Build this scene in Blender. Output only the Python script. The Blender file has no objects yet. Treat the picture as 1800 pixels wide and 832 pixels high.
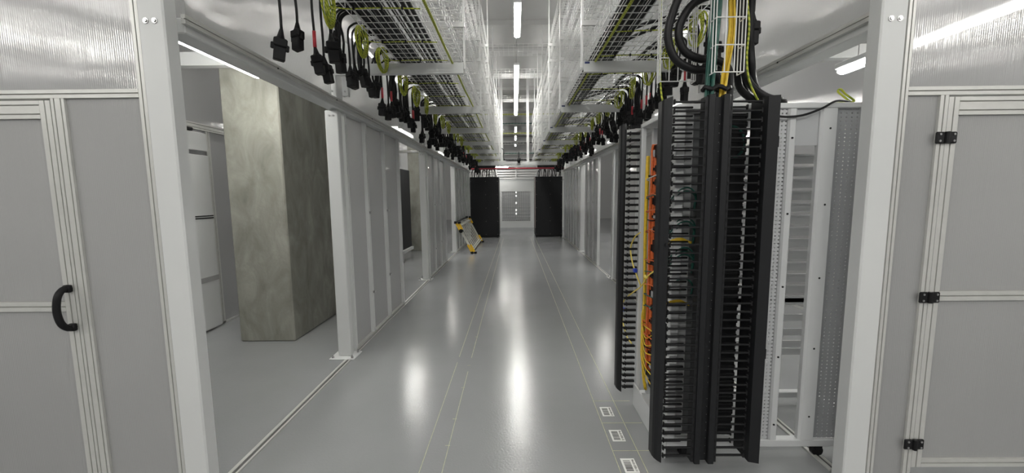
import bpy, math, random
from mathutils import Vector, Matrix
random.seed(7)
S = bpy.context.scene
C = S.collection
PI = math.pi

# ------------------------------------------------------------ camera
H = 1.6
p_, yw_, rl_, F_ = 0.1055, -0.0076, -0.0094, 687.7
cam_d = bpy.data.cameras.new('camera')
cam_d.sensor_fit = 'HORIZONTAL'; cam_d.sensor_width = 36; cam_d.lens = F_ * 36 / 1800
cam_d.clip_start = 0.05; cam_d.clip_end = 200
cam = bpy.data.objects.new('camera', cam_d); C.objects.link(cam)
fw = Vector((math.sin(yw_)*math.cos(p_), math.cos(yw_)*math.cos(p_), -math.sin(p_)))
rt = Vector((math.cos(yw_), -math.sin(yw_), 0)); up = rt.cross(fw)
c_, s_ = math.cos(rl_), math.sin(rl_)
ri = c_*rt + s_*up; uu = -s_*rt + c_*up
M4 = Matrix(((ri.x, uu.x, -fw.x, 0), (ri.y, uu.y, -fw.y, 0), (ri.z, uu.z, -fw.z, H), (0, 0, 0, 1)))
cam.matrix_world = M4
S.camera = cam
# ------------------------------------------------------------ world, exposure
w = bpy.data.worlds.new('World'); S.world = w; w.use_nodes = True
bg = w.node_tree.nodes['Background']
bg.inputs[0].default_value = (1.0, 0.985, 0.955, 1); bg.inputs[1].default_value = 0.42
S.view_settings.view_transform = 'Standard'; S.view_settings.look = 'None'
S.view_settings.gamma = 1; S.view_settings.use_curve_mapping = False
S.view_settings.exposure = -0.42
LAMP_W = 95.0        # strength of the tube diffusers
S.cycles.use_denoising = True
S.cycles.max_bounces = 8; S.cycles.diffuse_bounces = 4; S.cycles.glossy_bounces = 4
S.cycles.transparent_max_bounces = 12; S.cycles.transmission_bounces = 4
S.cycles.sample_clamp_indirect = 6

# ------------------------------------------------------------ materials
def nt(name):
    m = bpy.data.materials.new(name); m.use_nodes = True
    n = m.node_tree; return m, n, n.nodes['Principled BSDF']
def mat(name, col, rough=0.5, metal=0.0, spec=0.5, noise=0.0, nscale=6, bump=0.0):
    m, n, b = nt(name)
    b.inputs['Base Color'].default_value = (*col, 1)
    b.inputs['Roughness'].default_value = rough
    b.inputs['Metallic'].default_value = metal
    b.inputs['Specular IOR Level'].default_value = spec
    if noise or bump:
        tc = n.nodes.new('ShaderNodeTexCoord'); nz = n.nodes.new('ShaderNodeTexNoise')
        nz.inputs['Scale'].default_value = nscale; nz.inputs['Detail'].default_value = 5
        n.links.new(tc.outputs['Object'], nz.inputs['Vector'])
        if noise:
            r = n.nodes.new('ShaderNodeValToRGB')
            r.color_ramp.elements[0].position = 0.3; r.color_ramp.elements[1].position = 0.7
            r.color_ramp.elements[0].color = (*[max(0, v*(1-noise)) for v in col], 1)
            r.color_ramp.elements[1].color = (*[min(1, v*(1+noise)) for v in col], 1)
            n.links.new(nz.outputs[0], r.inputs[0]); n.links.new(r.outputs[0], b.inputs['Base Color'])
        if bump:
            bp = n.nodes.new('ShaderNodeBump'); bp.inputs['Strength'].default_value = bump
            bp.inputs['Distance'].default_value = 0.01
            n.links.new(nz.outputs[0], bp.inputs['Height']); n.links.new(bp.outputs[0], b.inputs['Normal'])
    return m
WHITE = mat('white_powder_coat', (0.66, 0.67, 0.665), 0.42, noise=0.02, nscale=3)
WHITE2 = mat('white_wire_coat', (0.74, 0.74, 0.73), 0.4)
ALU = mat('anodised_aluminium', (0.60, 0.60, 0.575), 0.36, 0.25, noise=0.03, nscale=20)
GROOVE = mat('dark_groove', (0.10, 0.10, 0.095), 0.6)
GREYP = mat('grey_perforated_steel', (0.46, 0.47, 0.48), 0.45, noise=0.03)
RACKW = mat('rack_grey_white', (0.60, 0.61, 0.615), 0.40, noise=0.02)
BLACK = mat('black_plastic', (0.010, 0.010, 0.011), 0.5, spec=0.22, noise=0.15, nscale=15)
BLACKM = mat('black_painted_steel', (0.014, 0.0145, 0.016), 0.45, spec=0.25)
CABLE = mat('black_cable', (0.009, 0.009, 0.010), 0.45, spec=0.25)
ORANGE = mat('orange_patch_cord', (0.62, 0.13, 0.03), 0.45, noise=0.2, nscale=60)
YELLOW = mat('yellow_cable', (0.72, 0.49, 0.03), 0.45, noise=0.12, nscale=40)
LYEL = mat('pale_yellow_cord', (0.75, 0.6, 0.12), 0.45)
GREEN = mat('dark_green_cable', (0.01, 0.08, 0.06), 0.42, noise=0.2, nscale=50)
BLUE = mat('blue_plastic', (0.02, 0.05, 0.4), 0.4)
REDP = mat('red_paint', (0.42, 0.03, 0.05), 0.4)
REDS = mat('red_sleeve', (0.5, 0.035, 0.05), 0.4)
LYELLOW = mat('yellow_plastic', (0.80, 0.48, 0.02), 0.4)
STEEL = mat('bright_steel', (0.45, 0.45, 0.45), 0.28, 0.9)
LABEL = mat('white_label', (0.75, 0.75, 0.73), 0.5)
PAPER = mat('sticker_paper', (0.80, 0.80, 0.78), 0.55)
INK = mat('sticker_ink', (0.03, 0.03, 0.03), 0.6)
CHALK = mat('yellow_line_paint', (0.52, 0.51, 0.33), 0.6, noise=0.2, nscale=30)
CEIL = mat('ceiling_paint', (0.50, 0.50, 0.495), 0.8, noise=0.03, nscale=1.5)
PINK = mat('pink_panel', (0.62, 0.50, 0.48), 0.4)
ALUR = mat('ladder_aluminium', (0.75, 0.74, 0.68), 0.35, 0.4)
VOID = mat('black_void', (.003,.003,.003), .9)
PERF = mat('white_mesh', (0.72, 0.72, 0.72), 0.5)

# green and yellow earth wire: spiral stripe
def earth():
    m, n, b = nt('green_yellow_earth_wire')
    tc = n.nodes.new('ShaderNodeTexCoord'); wv = n.nodes.new('ShaderNodeTexWave')
    wv.bands_direction = 'DIAGONAL'; wv.inputs['Scale'].default_value = 25
    n.links.new(tc.outputs['Object'], wv.inputs['Vector'])
    r = n.nodes.new('ShaderNodeValToRGB'); r.color_ramp.interpolation = 'CONSTANT'
    r.color_ramp.elements[0].color = (0.20, 0.27, 0.015, 1)
    r.color_ramp.elements[1].color = (0.52, 0.54, 0.05, 1); r.color_ramp.elements[1].position = 0.42
    n.links.new(wv.outputs[0], r.inputs[0]); n.links.new(r.outputs[0], b.inputs['Base Color'])
    b.inputs['Roughness'].default_value = 0.45
    return m
EARTH = earth()

def lamp_mat(strength):
    m, n, b = nt('lit_diffuser')
    b.inputs['Base Color'].default_value = (0.9, 0.9, 0.9, 1)
    b.inputs['Emission Color'].default_value = (1, 0.985, 0.935, 1)
    b.inputs['Emission Strength'].default_value = strength
    return m
LAMP = lamp_mat(LAMP_W); WARM = lamp_mat(2.0)

def polycarb(name, axis, ribs, base, rough, clear, wob=0.35, streak=0.35):
    """multiwall polycarbonate: vertical ribs along z, period across 'axis', part of the light passes"""
    m, n, b = nt(name)
    b.inputs['Base Color'].default_value = (*base, 1)
    b.inputs['Roughness'].default_value = rough
    b.inputs['IOR'].default_value = 1.65
    b.inputs['Specular IOR Level'].default_value = 0.9
    b.inputs['Coat Weight'].default_value = 1.0; b.inputs['Coat Roughness'].default_value = rough*0.5
    tc = n.nodes.new('ShaderNodeTexCoord')
    wv = n.nodes.new('ShaderNodeTexWave'); wv.bands_direction = axis
    wv.inputs['Scale'].default_value = ribs; wv.inputs['Distortion'].default_value = 0
    n.links.new(tc.outputs['Object'], wv.inputs['Vector'])
    bp = n.nodes.new('ShaderNodeBump'); bp.inputs['Strength'].default_value = 0.42
    bp.inputs['Distance'].default_value = 0.0012
    n.links.new(wv.outputs[0], bp.inputs['Height'])
    ms = n.nodes.new('ShaderNodeMapping'); ms.inputs['Scale'].default_value = (95, 95, 2.5)
    ns = n.nodes.new('ShaderNodeTexNoise'); ns.inputs['Scale'].default_value = 1.0; ns.inputs['Detail'].default_value = 1
    n.links.new(tc.outputs['Object'], ms.inputs['Vector']); n.links.new(ms.outputs[0], ns.inputs['Vector'])
    b0 = n.nodes.new('ShaderNodeBump'); b0.inputs['Strength'].default_value = streak; b0.inputs['Distance'].default_value = 0.0016
    n.links.new(ns.outputs[0], b0.inputs['Height']); n.links.new(b0.outputs[0], bp.inputs['Normal'])
    mp = n.nodes.new('ShaderNodeMapping')
    mp.inputs['Scale'].default_value = (0.45, 0.45, 1.7)
    nz = n.nodes.new('ShaderNodeTexNoise'); nz.inputs['Scale'].default_value = 1.2; nz.inputs['Detail'].default_value = 2
    n.links.new(tc.outputs['Object'], mp.inputs['Vector']); n.links.new(mp.outputs[0], nz.inputs['Vector'])
    b2 = n.nodes.new('ShaderNodeBump'); b2.inputs['Strength'].default_value = wob; b2.inputs['Distance'].default_value = 0.03
    n.links.new(nz.outputs[0], b2.inputs['Height']); n.links.new(bp.outputs[0], b2.inputs['Normal'])
    n.links.new(b2.outputs[0], b.inputs['Normal']); n.links.new(b2.outputs[0], b.inputs['Coat Normal'])
    out = n.nodes['Material Output']
    tl = n.nodes.new('ShaderNodeBsdfTranslucent'); tl.inputs[0].default_value = (0.72, 0.72, 0.71, 1)
    mx = n.nodes.new('ShaderNodeMixShader'); mx.inputs[0].default_value = 0.30
    n.links.new(b.outputs[0], mx.inputs[1]); n.links.new(tl.outputs[0], mx.inputs[2])
    tr = n.nodes.new('ShaderNodeBsdfTransparent'); tr.inputs[0].default_value = (0.92, 0.93, 0.93, 1)
    m2 = n.nodes.new('ShaderNodeMixShader'); m2.inputs[0].default_value = clear
    n.links.new(mx.outputs[0], m2.inputs[1]); n.links.new(tr.outputs[0], m2.inputs[2])
    n.links.new(m2.outputs[0], out.inputs[0])
    return m
POLY_X = polycarb('ribbed_polycarbonate_cross', 'X', 34, (0.46, 0.46, 0.46), 0.14, 0.06, 0.4)
POLY_Y = polycarb('ribbed_polycarbonate_aisle', 'Y', 34, (0.54, 0.54, 0.55), 0.08, 0.12, 0.35, 0.18)
POLY_UX = polycarb('ribbed_polycarbonate_upper_cross', 'X', 30, (0.46, 0.46, 0.465), 0.12, 0.14, 0.28, 0.35)
POLY_UY = polycarb('ribbed_polycarbonate_upper_aisle', 'Y', 30, (0.50, 0.50, 0.505), 0.10, 0.18, 0.35, 0.12)

def floor_mat():
    m, n, b = nt('grey_epoxy')
    tc = n.nodes.new('ShaderNodeTexCoord')
    nz = n.nodes.new('ShaderNodeTexNoise'); nz.inputs['Scale'].default_value = 0.8; nz.inputs['Detail'].default_value = 6
    n.links.new(tc.outputs['Object'], nz.inputs['Vector'])
    r = n.nodes.new('ShaderNodeValToRGB')
    r.color_ramp.elements[0].position = 0.35; r.color_ramp.elements[1].position = 0.7
    r.color_ramp.elements[0].color = (0.27, 0.275, 0.281, 1); r.color_ramp.elements[1].color = (0.30, 0.306, 0.312, 1)
    n.links.new(nz.outputs[0], r.inputs[0]); n.links.new(r.outputs[0], b.inputs['Base Color'])
    n2 = n.nodes.new('ShaderNodeTexNoise'); n2.inputs['Scale'].default_value = 75; n2.inputs['Detail'].default_value = 2
    n.links.new(tc.outputs['Object'], n2.inputs['Vector'])
    n3 = n.nodes.new('ShaderNodeTexNoise'); n3.inputs['Scale'].default_value = 2.2; n3.inputs['Detail'].default_value = 2
    n.links.new(tc.outputs['Object'], n3.inputs['Vector'])
    b1 = n.nodes.new('ShaderNodeBump'); b1.inputs['Strength'].default_value = 0.25; b1.inputs['Distance'].default_value = 0.003
    n.links.new(n2.outputs[0], b1.inputs['Height'])
    b2 = n.nodes.new('ShaderNodeBump'); b2.inputs['Strength'].default_value = 0.10; b2.inputs['Distance'].default_value = 0.02
    n.links.new(n3.outputs[0], b2.inputs['Height']); n.links.new(b1.outputs[0], b2.inputs['Normal'])
    n.links.new(b2.outputs[0], b.inputs['Normal'])
    b.inputs['Roughness'].default_value = 0.17
    b.inputs['Specular IOR Level'].default_value = 0.5
    return m
FLOOR = floor_mat()

def concrete():
    m, n, b = nt('bare_concrete')
    tc = n.nodes.new('ShaderNodeTexCoord')
    mp = n.nodes.new('ShaderNodeMapping'); mp.inputs['Scale'].default_value = (2.2, 2.2, 1.1)
    n.links.new(tc.outputs['Object'], mp.inputs['Vector'])
    nz = n.nodes.new('ShaderNodeTexNoise'); nz.inputs['Scale'].default_value = 2.2; nz.inputs['Detail'].default_value = 10
    nz.inputs['Roughness'].default_value = 0.62; nz.inputs['Distortion'].default_value = 0.6
    n.links.new(mp.outputs[0], nz.inputs['Vector'])
    r = n.nodes.new('ShaderNodeValToRGB')
    r.color_ramp.elements[0].position = 0.3; r.color_ramp.elements[1].position = 0.72
    r.color_ramp.elements[0].color = (0.20, 0.198, 0.17, 1); r.color_ramp.elements[1].color = (0.38, 0.378, 0.335, 1)
    e = r.color_ramp.elements.new(0.52); e.color = (0.285, 0.283, 0.245, 1)
    n.links.new(nz.outputs[0], r.inputs[0]); n.links.new(r.outputs[0], b.inputs['Base Color'])
    vz = n.nodes.new('ShaderNodeTexNoise'); vz.inputs['Scale'].default_value = 30; vz.inputs['Detail'].default_value = 6
    n.links.new(tc.outputs['Object'], vz.inputs['Vector'])
    bp = n.nodes.new('ShaderNodeBump'); bp.inputs['Strength'].default_value = 0.3; bp.inputs['Distance'].default_value = 0.006
    n.links.new(vz.outputs[0], bp.inputs['Height']); n.links.new(bp.outputs[0], b.inputs['Normal'])
    b.inputs['Roughness'].default_value = 0.75
    return m
CONC = concrete()

def perforated(name, col, sx, sz, hole, width):
    """a steel sheet with rows of punched holes (dark holes have their own colour)"""
    m, n, b = nt(name)
    tc = n.nodes.new('ShaderNodeTexCoord')
    mp = n.nodes.new('ShaderNodeMapping'); mp.inputs['Scale'].default_value = (1/sx, 1, 1/sz)
    n.links.new(tc.outputs['Object'], mp.inputs['Vector'])
    fr = n.nodes.new('ShaderNodeVectorMath'); fr.operation = 'FRACTION'
    n.links.new(mp.outputs[0], fr.inputs[0])
    sb = n.nodes.new('ShaderNodeVectorMath'); sb.operation = 'SUBTRACT'; sb.inputs[1].default_value = (0.5, 0, 0.5)
    n.links.new(fr.outputs[0], sb.inputs[0])
    ml = n.nodes.new('ShaderNodeVectorMath'); ml.operation = 'MULTIPLY'; ml.inputs[1].default_value = (width, 0, 1)
    n.links.new(sb.outputs[0], ml.inputs[0])
    ln = n.nodes.new('ShaderNodeVectorMath'); ln.operation = 'LENGTH'
    n.links.new(ml.outputs[0], ln.inputs[0])
    lt = n.nodes.new('ShaderNodeMath'); lt.operation = 'LESS_THAN'; lt.inputs[1].default_value = hole
    n.links.new(ln.outputs['Value'], lt.inputs[0])
    tr = n.nodes.new('ShaderNodeBsdfTransparent')
    mx = n.nodes.new('ShaderNodeMixShader')
    b.inputs['Base Color'].default_value = (*col, 1); b.inputs['Roughness'].default_value = 0.45
    n.links.new(lt.outputs[0], mx.inputs[0]); n.links.new(b.outputs[0], mx.inputs[1]); n.links.new(tr.outputs[0], mx.inputs[2])
    n.links.new(mx.outputs[0], n.nodes['Material Output'].inputs[0])
    return m
PERFS = perforated('perforated_sheet', (0.50, 0.51, 0.52), 0.022, 0.022, 0.20, 1.0)
PERFS2 = perforated('grey_perforated_sheet', (0.34, 0.35, 0.36), 0.030, 0.022, 0.16, 1.0)

# ------------------------------------------------------------ mesh helpers
class MB:
    def __init__(s): s.v = []; s.f = []; s.m = []; s.mi = 0
    def add(s, vs, fs):
        o = len(s.v); s.v += [tuple(q) for q in vs]; s.f += [tuple(i+o for i in f) for f in fs]; s.m += [s.mi]*len(fs)
    def box(s, x0, x1, y0, y1, z0, z1):
        s.add([(x0,y0,z0),(x1,y0,z0),(x1,y1,z0),(x0,y1,z0),(x0,y0,z1),(x1,y0,z1),(x1,y1,z1),(x0,y1,z1)],
              [(0,3,2,1),(4,5,6,7),(0,1,5,4),(1,2,6,5),(2,3,7,6),(3,0,4,7)])
        return s
    def cham(s, x0, x1, y0, y1, z0, z1, c=0.004):
        """box whose long upright edges and rims are chamfered"""
        c = min(c, (x1-x0)*.4, (y1-y0)*.4, (z1-z0)*.4)
        def ring(z, i):
            a, b_, d, e = x0+i, x1-i, y0+i, y1-i
            k = c if i == 0 else c*0.6
            return [(a+k,d,z),(b_-k,d,z),(b_,d+k,z),(b_,e-k,z),(b_-k,e,z),(a+k,e,z),(a,e-k,z),(a,d+k,z)]
        vs = ring(z0, c) + ring(z0+c, 0) + ring(z1-c, 0) + ring(z1, c)
        fs = [tuple(range(7, -1, -1)), tuple(range(24, 32))]
        for r in range(3):
            for i in range(8):
                j = (i+1) % 8
                fs.append((r*8+i, r*8+j, r*8+8+j, r*8+8+i))
        s.add(vs, fs); return s
    def bar(s, a, b, t, t2=None, n=4):
        return s.tube([a, b], t/2 if t2 is None else t/2, n)
    def tube(s, pts, r, n=8, closed=False, caps=True):
        pts = [Vector(q) for q in pts]; L = len(pts)
        rr = r if isinstance(r, (list, tuple)) else [r]*L
        tang = []
        for i in range(L):
            a = pts[i-1] if (i > 0 or closed) else pts[i]
            b = pts[(i+1) % L] if (i < L-1 or closed) else pts[i]
            d = (b-a); tang.append(d.normalized() if d.length > 1e-9 else Vector((0,0,1)))
        u = tang[0].orthogonal().normalized(); vs = []
        # prefer axis aligned frame so 4-sided wires lie square
        ax = Vector((0,0,1)) if abs(tang[0].z) < 0.9 else Vector((1,0,0))
        u = (ax - tang[0]*ax.dot(tang[0])).normalized()
        off = PI/4 if n == 4 else 0
        for i in range(L):
            t = tang[i]; u = (u - t*u.dot(t)); u = u.normalized() if u.length > 1e-6 else t.orthogonal().normalized()
            q = t.cross(u)
            for k in range(n):
                a = 2*PI*k/n + off
                vs.append(pts[i] + (u*math.cos(a) + q*math.sin(a))*rr[i])
        fs = []
        for i in range(L if closed else L-1):
            j = (i+1) % L
            for k in range(n):
                l = (k+1) % n
                fs.append((i*n+k, i*n+l, j*n+l, j*n+k))
        if caps and not closed:
            fs.append(tuple(range(n-1, -1, -1))); fs.append(tuple((L-1)*n+k for k in range(n)))
        s.add(vs, fs); return s
    def prism(s, poly, axis, a, b):
        """extrude 2-D polygon; axis 'x','y','z'; poly in the two other axes in order"""
        n = len(poly)
        def P(q, t):
            return {'x': (t, q[0], q[1]), 'y': (q[0], t, q[1]), 'z': (q[0], q[1], t)}[axis]
        s.add([P(q, a) for q in poly] + [P(q, b) for q in poly],
              [tuple(range(n-1, -1, -1)), tuple(range(n, 2*n))] + [(i, (i+1) % n, n+(i+1) % n, n+i) for i in range(n)])
        return s
    def build(s, name, m, parent=None, smooth=False, loc=None):
        me = bpy.data.meshes.new(name); me.from_pydata(s.v, [], s.f)
        ms = m if isinstance(m, (list, tuple)) else [m]
        for q in ms: me.materials.append(q)
        if len(ms) > 1: me.polygons.foreach_set('material_index', s.m)
        if smooth:
            me.polygons.foreach_set('use_smooth', [len(p.vertices) == 4 for p in me.polygons])
        me.update()
        o = bpy.data.objects.new(name, me); C.objects.link(o)
        if parent: o.parent = parent
        if loc: o.location = loc
        return o

def spline(pts, n=6):
    """Catmull-Rom through the points"""
    P = [Vector(q) for q in pts]; P = [2*P[0]-P[1]] + P + [2*P[-1]-P[-2]]; out = []
    for i in range(1, len(P)-2):
        for k in range(n):
            t = k/n; a, b, c, d = P[i-1], P[i], P[i+1], P[i+2]
            out.append(0.5*((2*b) + (c-a)*t + (2*a-5*b+4*c-d)*t*t + (3*b-a-3*c+d)*t**3))
    out.append(P[-2]); return out

def thing(name, label, cat, loc=(0,0,0), rz=0, group=None, kind=None):
    o = bpy.data.objects.new(name, None); C.objects.link(o)
    o.empty_display_size = 0.1
    o.location = loc; o.rotation_euler = (0,0,rz); return tag(o, label, cat, group, kind)
def tag(o, label=None, cat=None, group=None, kind=None):
    if label: o['label'] = label
    if cat: o['category'] = cat
    if group: o['group'] = group
    if kind: o['kind'] = kind
    return o
def dup(root, loc, rz=0, label=None, sc=None):
    r = root.copy(); C.objects.link(r); r.location = loc; r.rotation_euler = (0,0,rz)
    if sc: r.scale = sc
    if label: r['label'] = label
    for ch in list(root.children):
        c = ch.copy(); C.objects.link(c); c.parent = r
        for g in ch.children:
            d = g.copy(); C.objects.link(d); d.parent = c
    return r
ORD = ['first','second','third','fourth','fifth','sixth','seventh','eighth','ninth','tenth','eleventh','twelfth',
       'thirteenth','fourteenth','fifteenth','sixteenth','seventeenth','eighteenth','nineteenth','twentieth',
       'twenty-first','twenty-second','twenty-third','twenty-fourth','twenty-fifth','twenty-sixth','twenty-seventh','twenty-eighth']

# slotted aluminium extrusion: u = across the visible face, d = depth; slots on front and back faces
def extr(mb, axis, u0, u1, d0, d1, a, b, horiz_depth_first=False):
    """axis = length axis. (u) visible-face axis, (d) depth axis. polygon with a slot in each 40 mm of face"""
    W = u1-u0; k = max(1, round(W/0.042)); sw = 0.006; sd = min(0.010, (d1-d0)*0.35)
    front = []
    for i in range(k):
        c = u0 + W*(i+.5)/k
        front += [(c-sw/2, d0), (c-sw/2, d0+sd), (c+sw/2, d0+sd), (c+sw/2, d0)]
    back = []
    for i in range(k-1, -1, -1):
        c = u0 + W*(i+.5)/k
        back += [(c+sw/2, d1), (c+sw/2, d1-sd), (c-sw/2, d1-sd), (c-sw/2, d1)]
    poly = [(u0, d0)] + front + [(u1, d0), (u1, d1)] + back + [(u0, d1)]
    return poly
# faces in XZ plane (cross-aisle wall), depth along y
def ex_vert_x(mb, x0, x1, y0, y1, z0, z1): mb.prism(extr(mb,'z',x0,x1,y0,y1,0,0), 'z', z0, z1)
def ex_hor_x(mb, x0, x1, y0, y1, z0, z1):
    poly = [(d, u) for u, d in extr(mb,'x',z0,z1,y0,y1,0,0)]; mb.prism(poly, 'x', x0, x1)
# faces in YZ plane (aisle wall), depth along x
def ex_vert_y(mb, x0, x1, y0, y1, z0, z1):
    poly = [(d, u) for u, d in extr(mb,'z',y0,y1,x0,x1,0,0)]; mb.prism(poly, 'z', z0, z1)
def ex_hor_y(mb, x0, x1, y0, y1, z0, z1):
    poly = [(d, u) for u, d in extr(mb,'y',z0,z1,x0,x1,0,0)]; mb.prism(poly, 'y', y0, y1)

XL, XR = -1.65, 1.83         # aisle faces of the side walls
POSTY = [3.76, 7.36, 10.96, 14.56]
CZ = 5.35                     # ceiling
YF = 1.93                     # face of the cross-aisle walls

# ============================================================ setting
fl = MB().box(-14, 14, -6, 26, -0.1, 0).build('floor', FLOOR); tag(fl, kind='structure')
ce = MB(); ce.box(-14, 14, -6, 26, CZ, CZ+0.2)
o = ce.build('ceiling', CEIL); tag(o, kind='structure')
for i, y in enumerate((5.3, 8.95, 10.5, 14.2, 17.6)):
    m = MB(); m.box(-14, 14, y-.09, y+.09, CZ-.10, CZ)
    m.box(-14, 14, y+.14, y+.165, CZ-.06, CZ-.035)
    b = m.build('ceiling_rib', CEIL, o)
ow = MB().box(-14, 14, 26, 26.2, 0, CZ).build('wall_hall_end', mat('hall_paint', (0.7,0.7,0.69), 0.7)); tag(ow, kind='structure')
HP = ow.data.materials[0]

# ---------- lights
def fixture(x, y0, L, z, label, cat='light', along='y', wdt=0.075, group='linear ceiling lights', drop=None):
    t = thing('linear_light', label, cat, (x, y0, z), 0, group)
    m = MB()
    if along == 'y': m.cham(-wdt/2-.008, wdt/2+.008, 0, L, 0.02, 0.07, .006)
    else: m.cham(0, L, -wdt/2-.008, wdt/2+.008, 0.02, 0.07, .006)
    m.build('housing', WHITE, t)
    d = MB()
    if along == 'y': d.cham(-wdt/2, wdt/2, .01, L-.01, -0.03, 0.0195, .02)
    else: d.cham(.01, L-.01, -wdt/2, wdt/2, -0.03, 0.0195, .02)
    d.build('diffuser', LAMP, t)
    top = (drop if drop else CZ) - z
    r = MB()
    for q in (.2, L-.2):
        a = (0, q) if along == 'y' else (q, 0)
        r.tube([(a[0], a[1], .06), (a[0], a[1], top)], .004, 5)
    if top > .1: r.build('hanging_rod', STEEL, t)
    return t
fixture(-1.35, 16.9, 1.1, 2.80, 'lit light low over the gap between the black racks and end wall', along='x')
ly = [(6.2,1.22),(9.04,1.24),(10.41,1.24),(11.75,1.24),(13.09,1.24)]
for i,(y,L) in enumerate(ly):
    fixture(.07, y, L, 4.45, 'lit linear light over the middle of the aisle, %s from the camera' % ORD[i], wdt=.10)
for i,y in enumerate((3.0, 17.0, 19.5, 22)):
    fixture(.07, y, 1.24, 4.45, ['lit linear light high over the aisle mouth','lit linear light beyond the end wall, nearest of three','lit linear light beyond the end wall, middle of three','lit linear light beyond the end wall, farthest of three'][i])
for sx, nm in ((-1,'left'),(1,'right')):
    for i,y in enumerate((3.2, 6.9, 10.6, 14.2)):
        if sx < 0 and i == 1: continue
        x, yy, L, z = [(-2.5,2.68,1.3,2.79),(-2.5,5.6,1.5,3.05),(-2.5,8.1,1.7,3.05),(-2.5,13.2,1.5,3.05)][i] if sx < 0 else [(3.0,2.35,1.42,2.70),(2.75,6.6,1.5,3.1),(2.75,10.2,1.5,3.1),(2.75,13.5,1.7,3.1)][i]
        fixture(x, yy, L, z, 'lit strip light in the %s side room, %s from the camera' % (nm, ORD[i]), drop=CZ, group='side room strip lights')
for sx, nm in ((-1,'left'),(1,'right')):
    for i, y in enumerate((3.0, 5.5, 8.0, 10.5, 13.0)):  # added fill lamps that brighten the side rooms and trays
        fixture(-3.2 if sx < 0 else 3.4, y, 1.24, 4.75, 'added fill light high over the %s side room, %s from the camera' % (nm, ORD[i]), group='added fill lights over the side rooms')
# corridor the camera stands in: lights run across it
k = 0
for y, xs, z in ((0.75, (0.0,), 3.9), (-1.9, (-8.0, -5.4, -1.4, 1.6, 5.2, 7.8), 4.3), (-4.0, (-10.0, -7.2, -2.6, 2.6, 7.0, 9.8), 4.3)):
    for i, x in enumerate(xs):
        fixture(x-.9, y, 1.8, z, 'lit linear light over the cross corridor, %s row, %s from the left' % ({.75:'nearest',-1.9:'middle',-4.0:'back'}[y], ORD[i]), along='x', group='cross corridor lights', wdt=.12 if y < 0 else .075)

# ============================================================ steel posts
def post(x, y, side, label, z1=CZ, w=0.125, base=True, d=.08):
    t = thing('steel_post', label, 'post', (x, y, 0), 0, 'white steel posts of the aisle enclosure')
    MB().cham(-w/2, w/2, 0, d, 0.012, z1, .007).build('post_tube', WHITE, t)
    if base:
        b = MB().cham(-.125, .125, -.075, w+.006, 0, .013, .003).build('base_plate', WHITE, t)
        for dx in (-.095, .095):
            for dy in (-.048, w-.03):
                q = MB(); q.tube([(dx,dy,.012),(dx,dy,.03)], .012, 6); q.tube([(dx,dy,.03),(dx,dy,.045)], .006, 6)
                q.build('anchor_bolt', STEEL, b)
    return t
def bolt(par, x, y, z, axis='y', r=.013, sgn=-1, d=.008):
    q = MB(); e = {'y': (0, sgn, 0), 'x': (sgn, 0, 0), 'z': (0,0,sgn)}[axis]
    a = Vector((x,y,z)); e = Vector(e)
    q.tube([a, a+e*d*.5], r, 12); q.tube([a+e*d*.5, a+e*d], r*.62, 6)
    return q.build('bolt', STEEL, par)
pl0 = post(-1.70, 1.92, -1, 'tall white steel post at the left corner of the aisle mouth', CZ, base=False)
pr0 = post(1.82, 1.975, 1, 'tall white steel post at the right corner of the aisle mouth', CZ, base=False)
for px, par in ((-.02, pl0), (.022, pl0)): bolt(par, px-.002, 0, 2.43)
for px, par in ((-.02, pr0), (.022, pr0)): bolt(par, px, 0, 2.42)
for sx, X, nm in ((-1, -1.715, 'left'), (1, 1.895, 'right')):
    for i, y in enumerate(POSTY):
        t = post(X, y, sx, 'white steel post with floor plate, %s side, %s after the corner post' % (nm, ORD[i]), 2.41)
        bolt(t, -.02, 0, 2.36, r=.01); bolt(t, .02, 0, 2.36, r=.01)
        # upper post
        u = thing('upper_post', 'white upright on the %s header beam, %s beyond the corner post' % (nm, ORD[i]), 'post', (X, y, 2.5), 0, 'uprights above the header beams')
        MB().cham(-.0625,.0625,0,.125,.005,CZ-2.5,.007).build('post_tube', WHITE, u)
        bolt(u, -.02, 0, .08, r=.01); bolt(u, .02, 0, .08, r=.01)

# header beams along the aisle
for X0, X1, xf, sg, nm in ((-1.775, -1.65, -1.65, 1, 'left'), (1.83, 1.955, 1.83, -1, 'right')):
    t = thing('header_beam', 'long white steel header beam running along the %s side of the aisle' % nm, 'beam', ((X0+X1)/2, 2.05, 2.425))
    hw = .0625
    y0 = 0.005 if nm == 'left' else .06
    MB().cham(-hw, hw, y0, 12.75, 0.001, .077, .005).build('beam_tube', WHITE, t)
    m = MB(); xx = hw*sg
    ex_hor_y(m, min(xx, xx+.022*sg), max(xx, xx+.022*sg), y0-.02, 12.7, .040, .084)
    m.build('cover_trim', ALU, t)
    for i in range(14):
        q = MB(); a = Vector((xx+.022*sg, .75+i*.9, .061)); q.tube([a, a+Vector((sg*.004,0,0))], .006, 8)
        q.build('screw', BLACKM, t)

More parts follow.
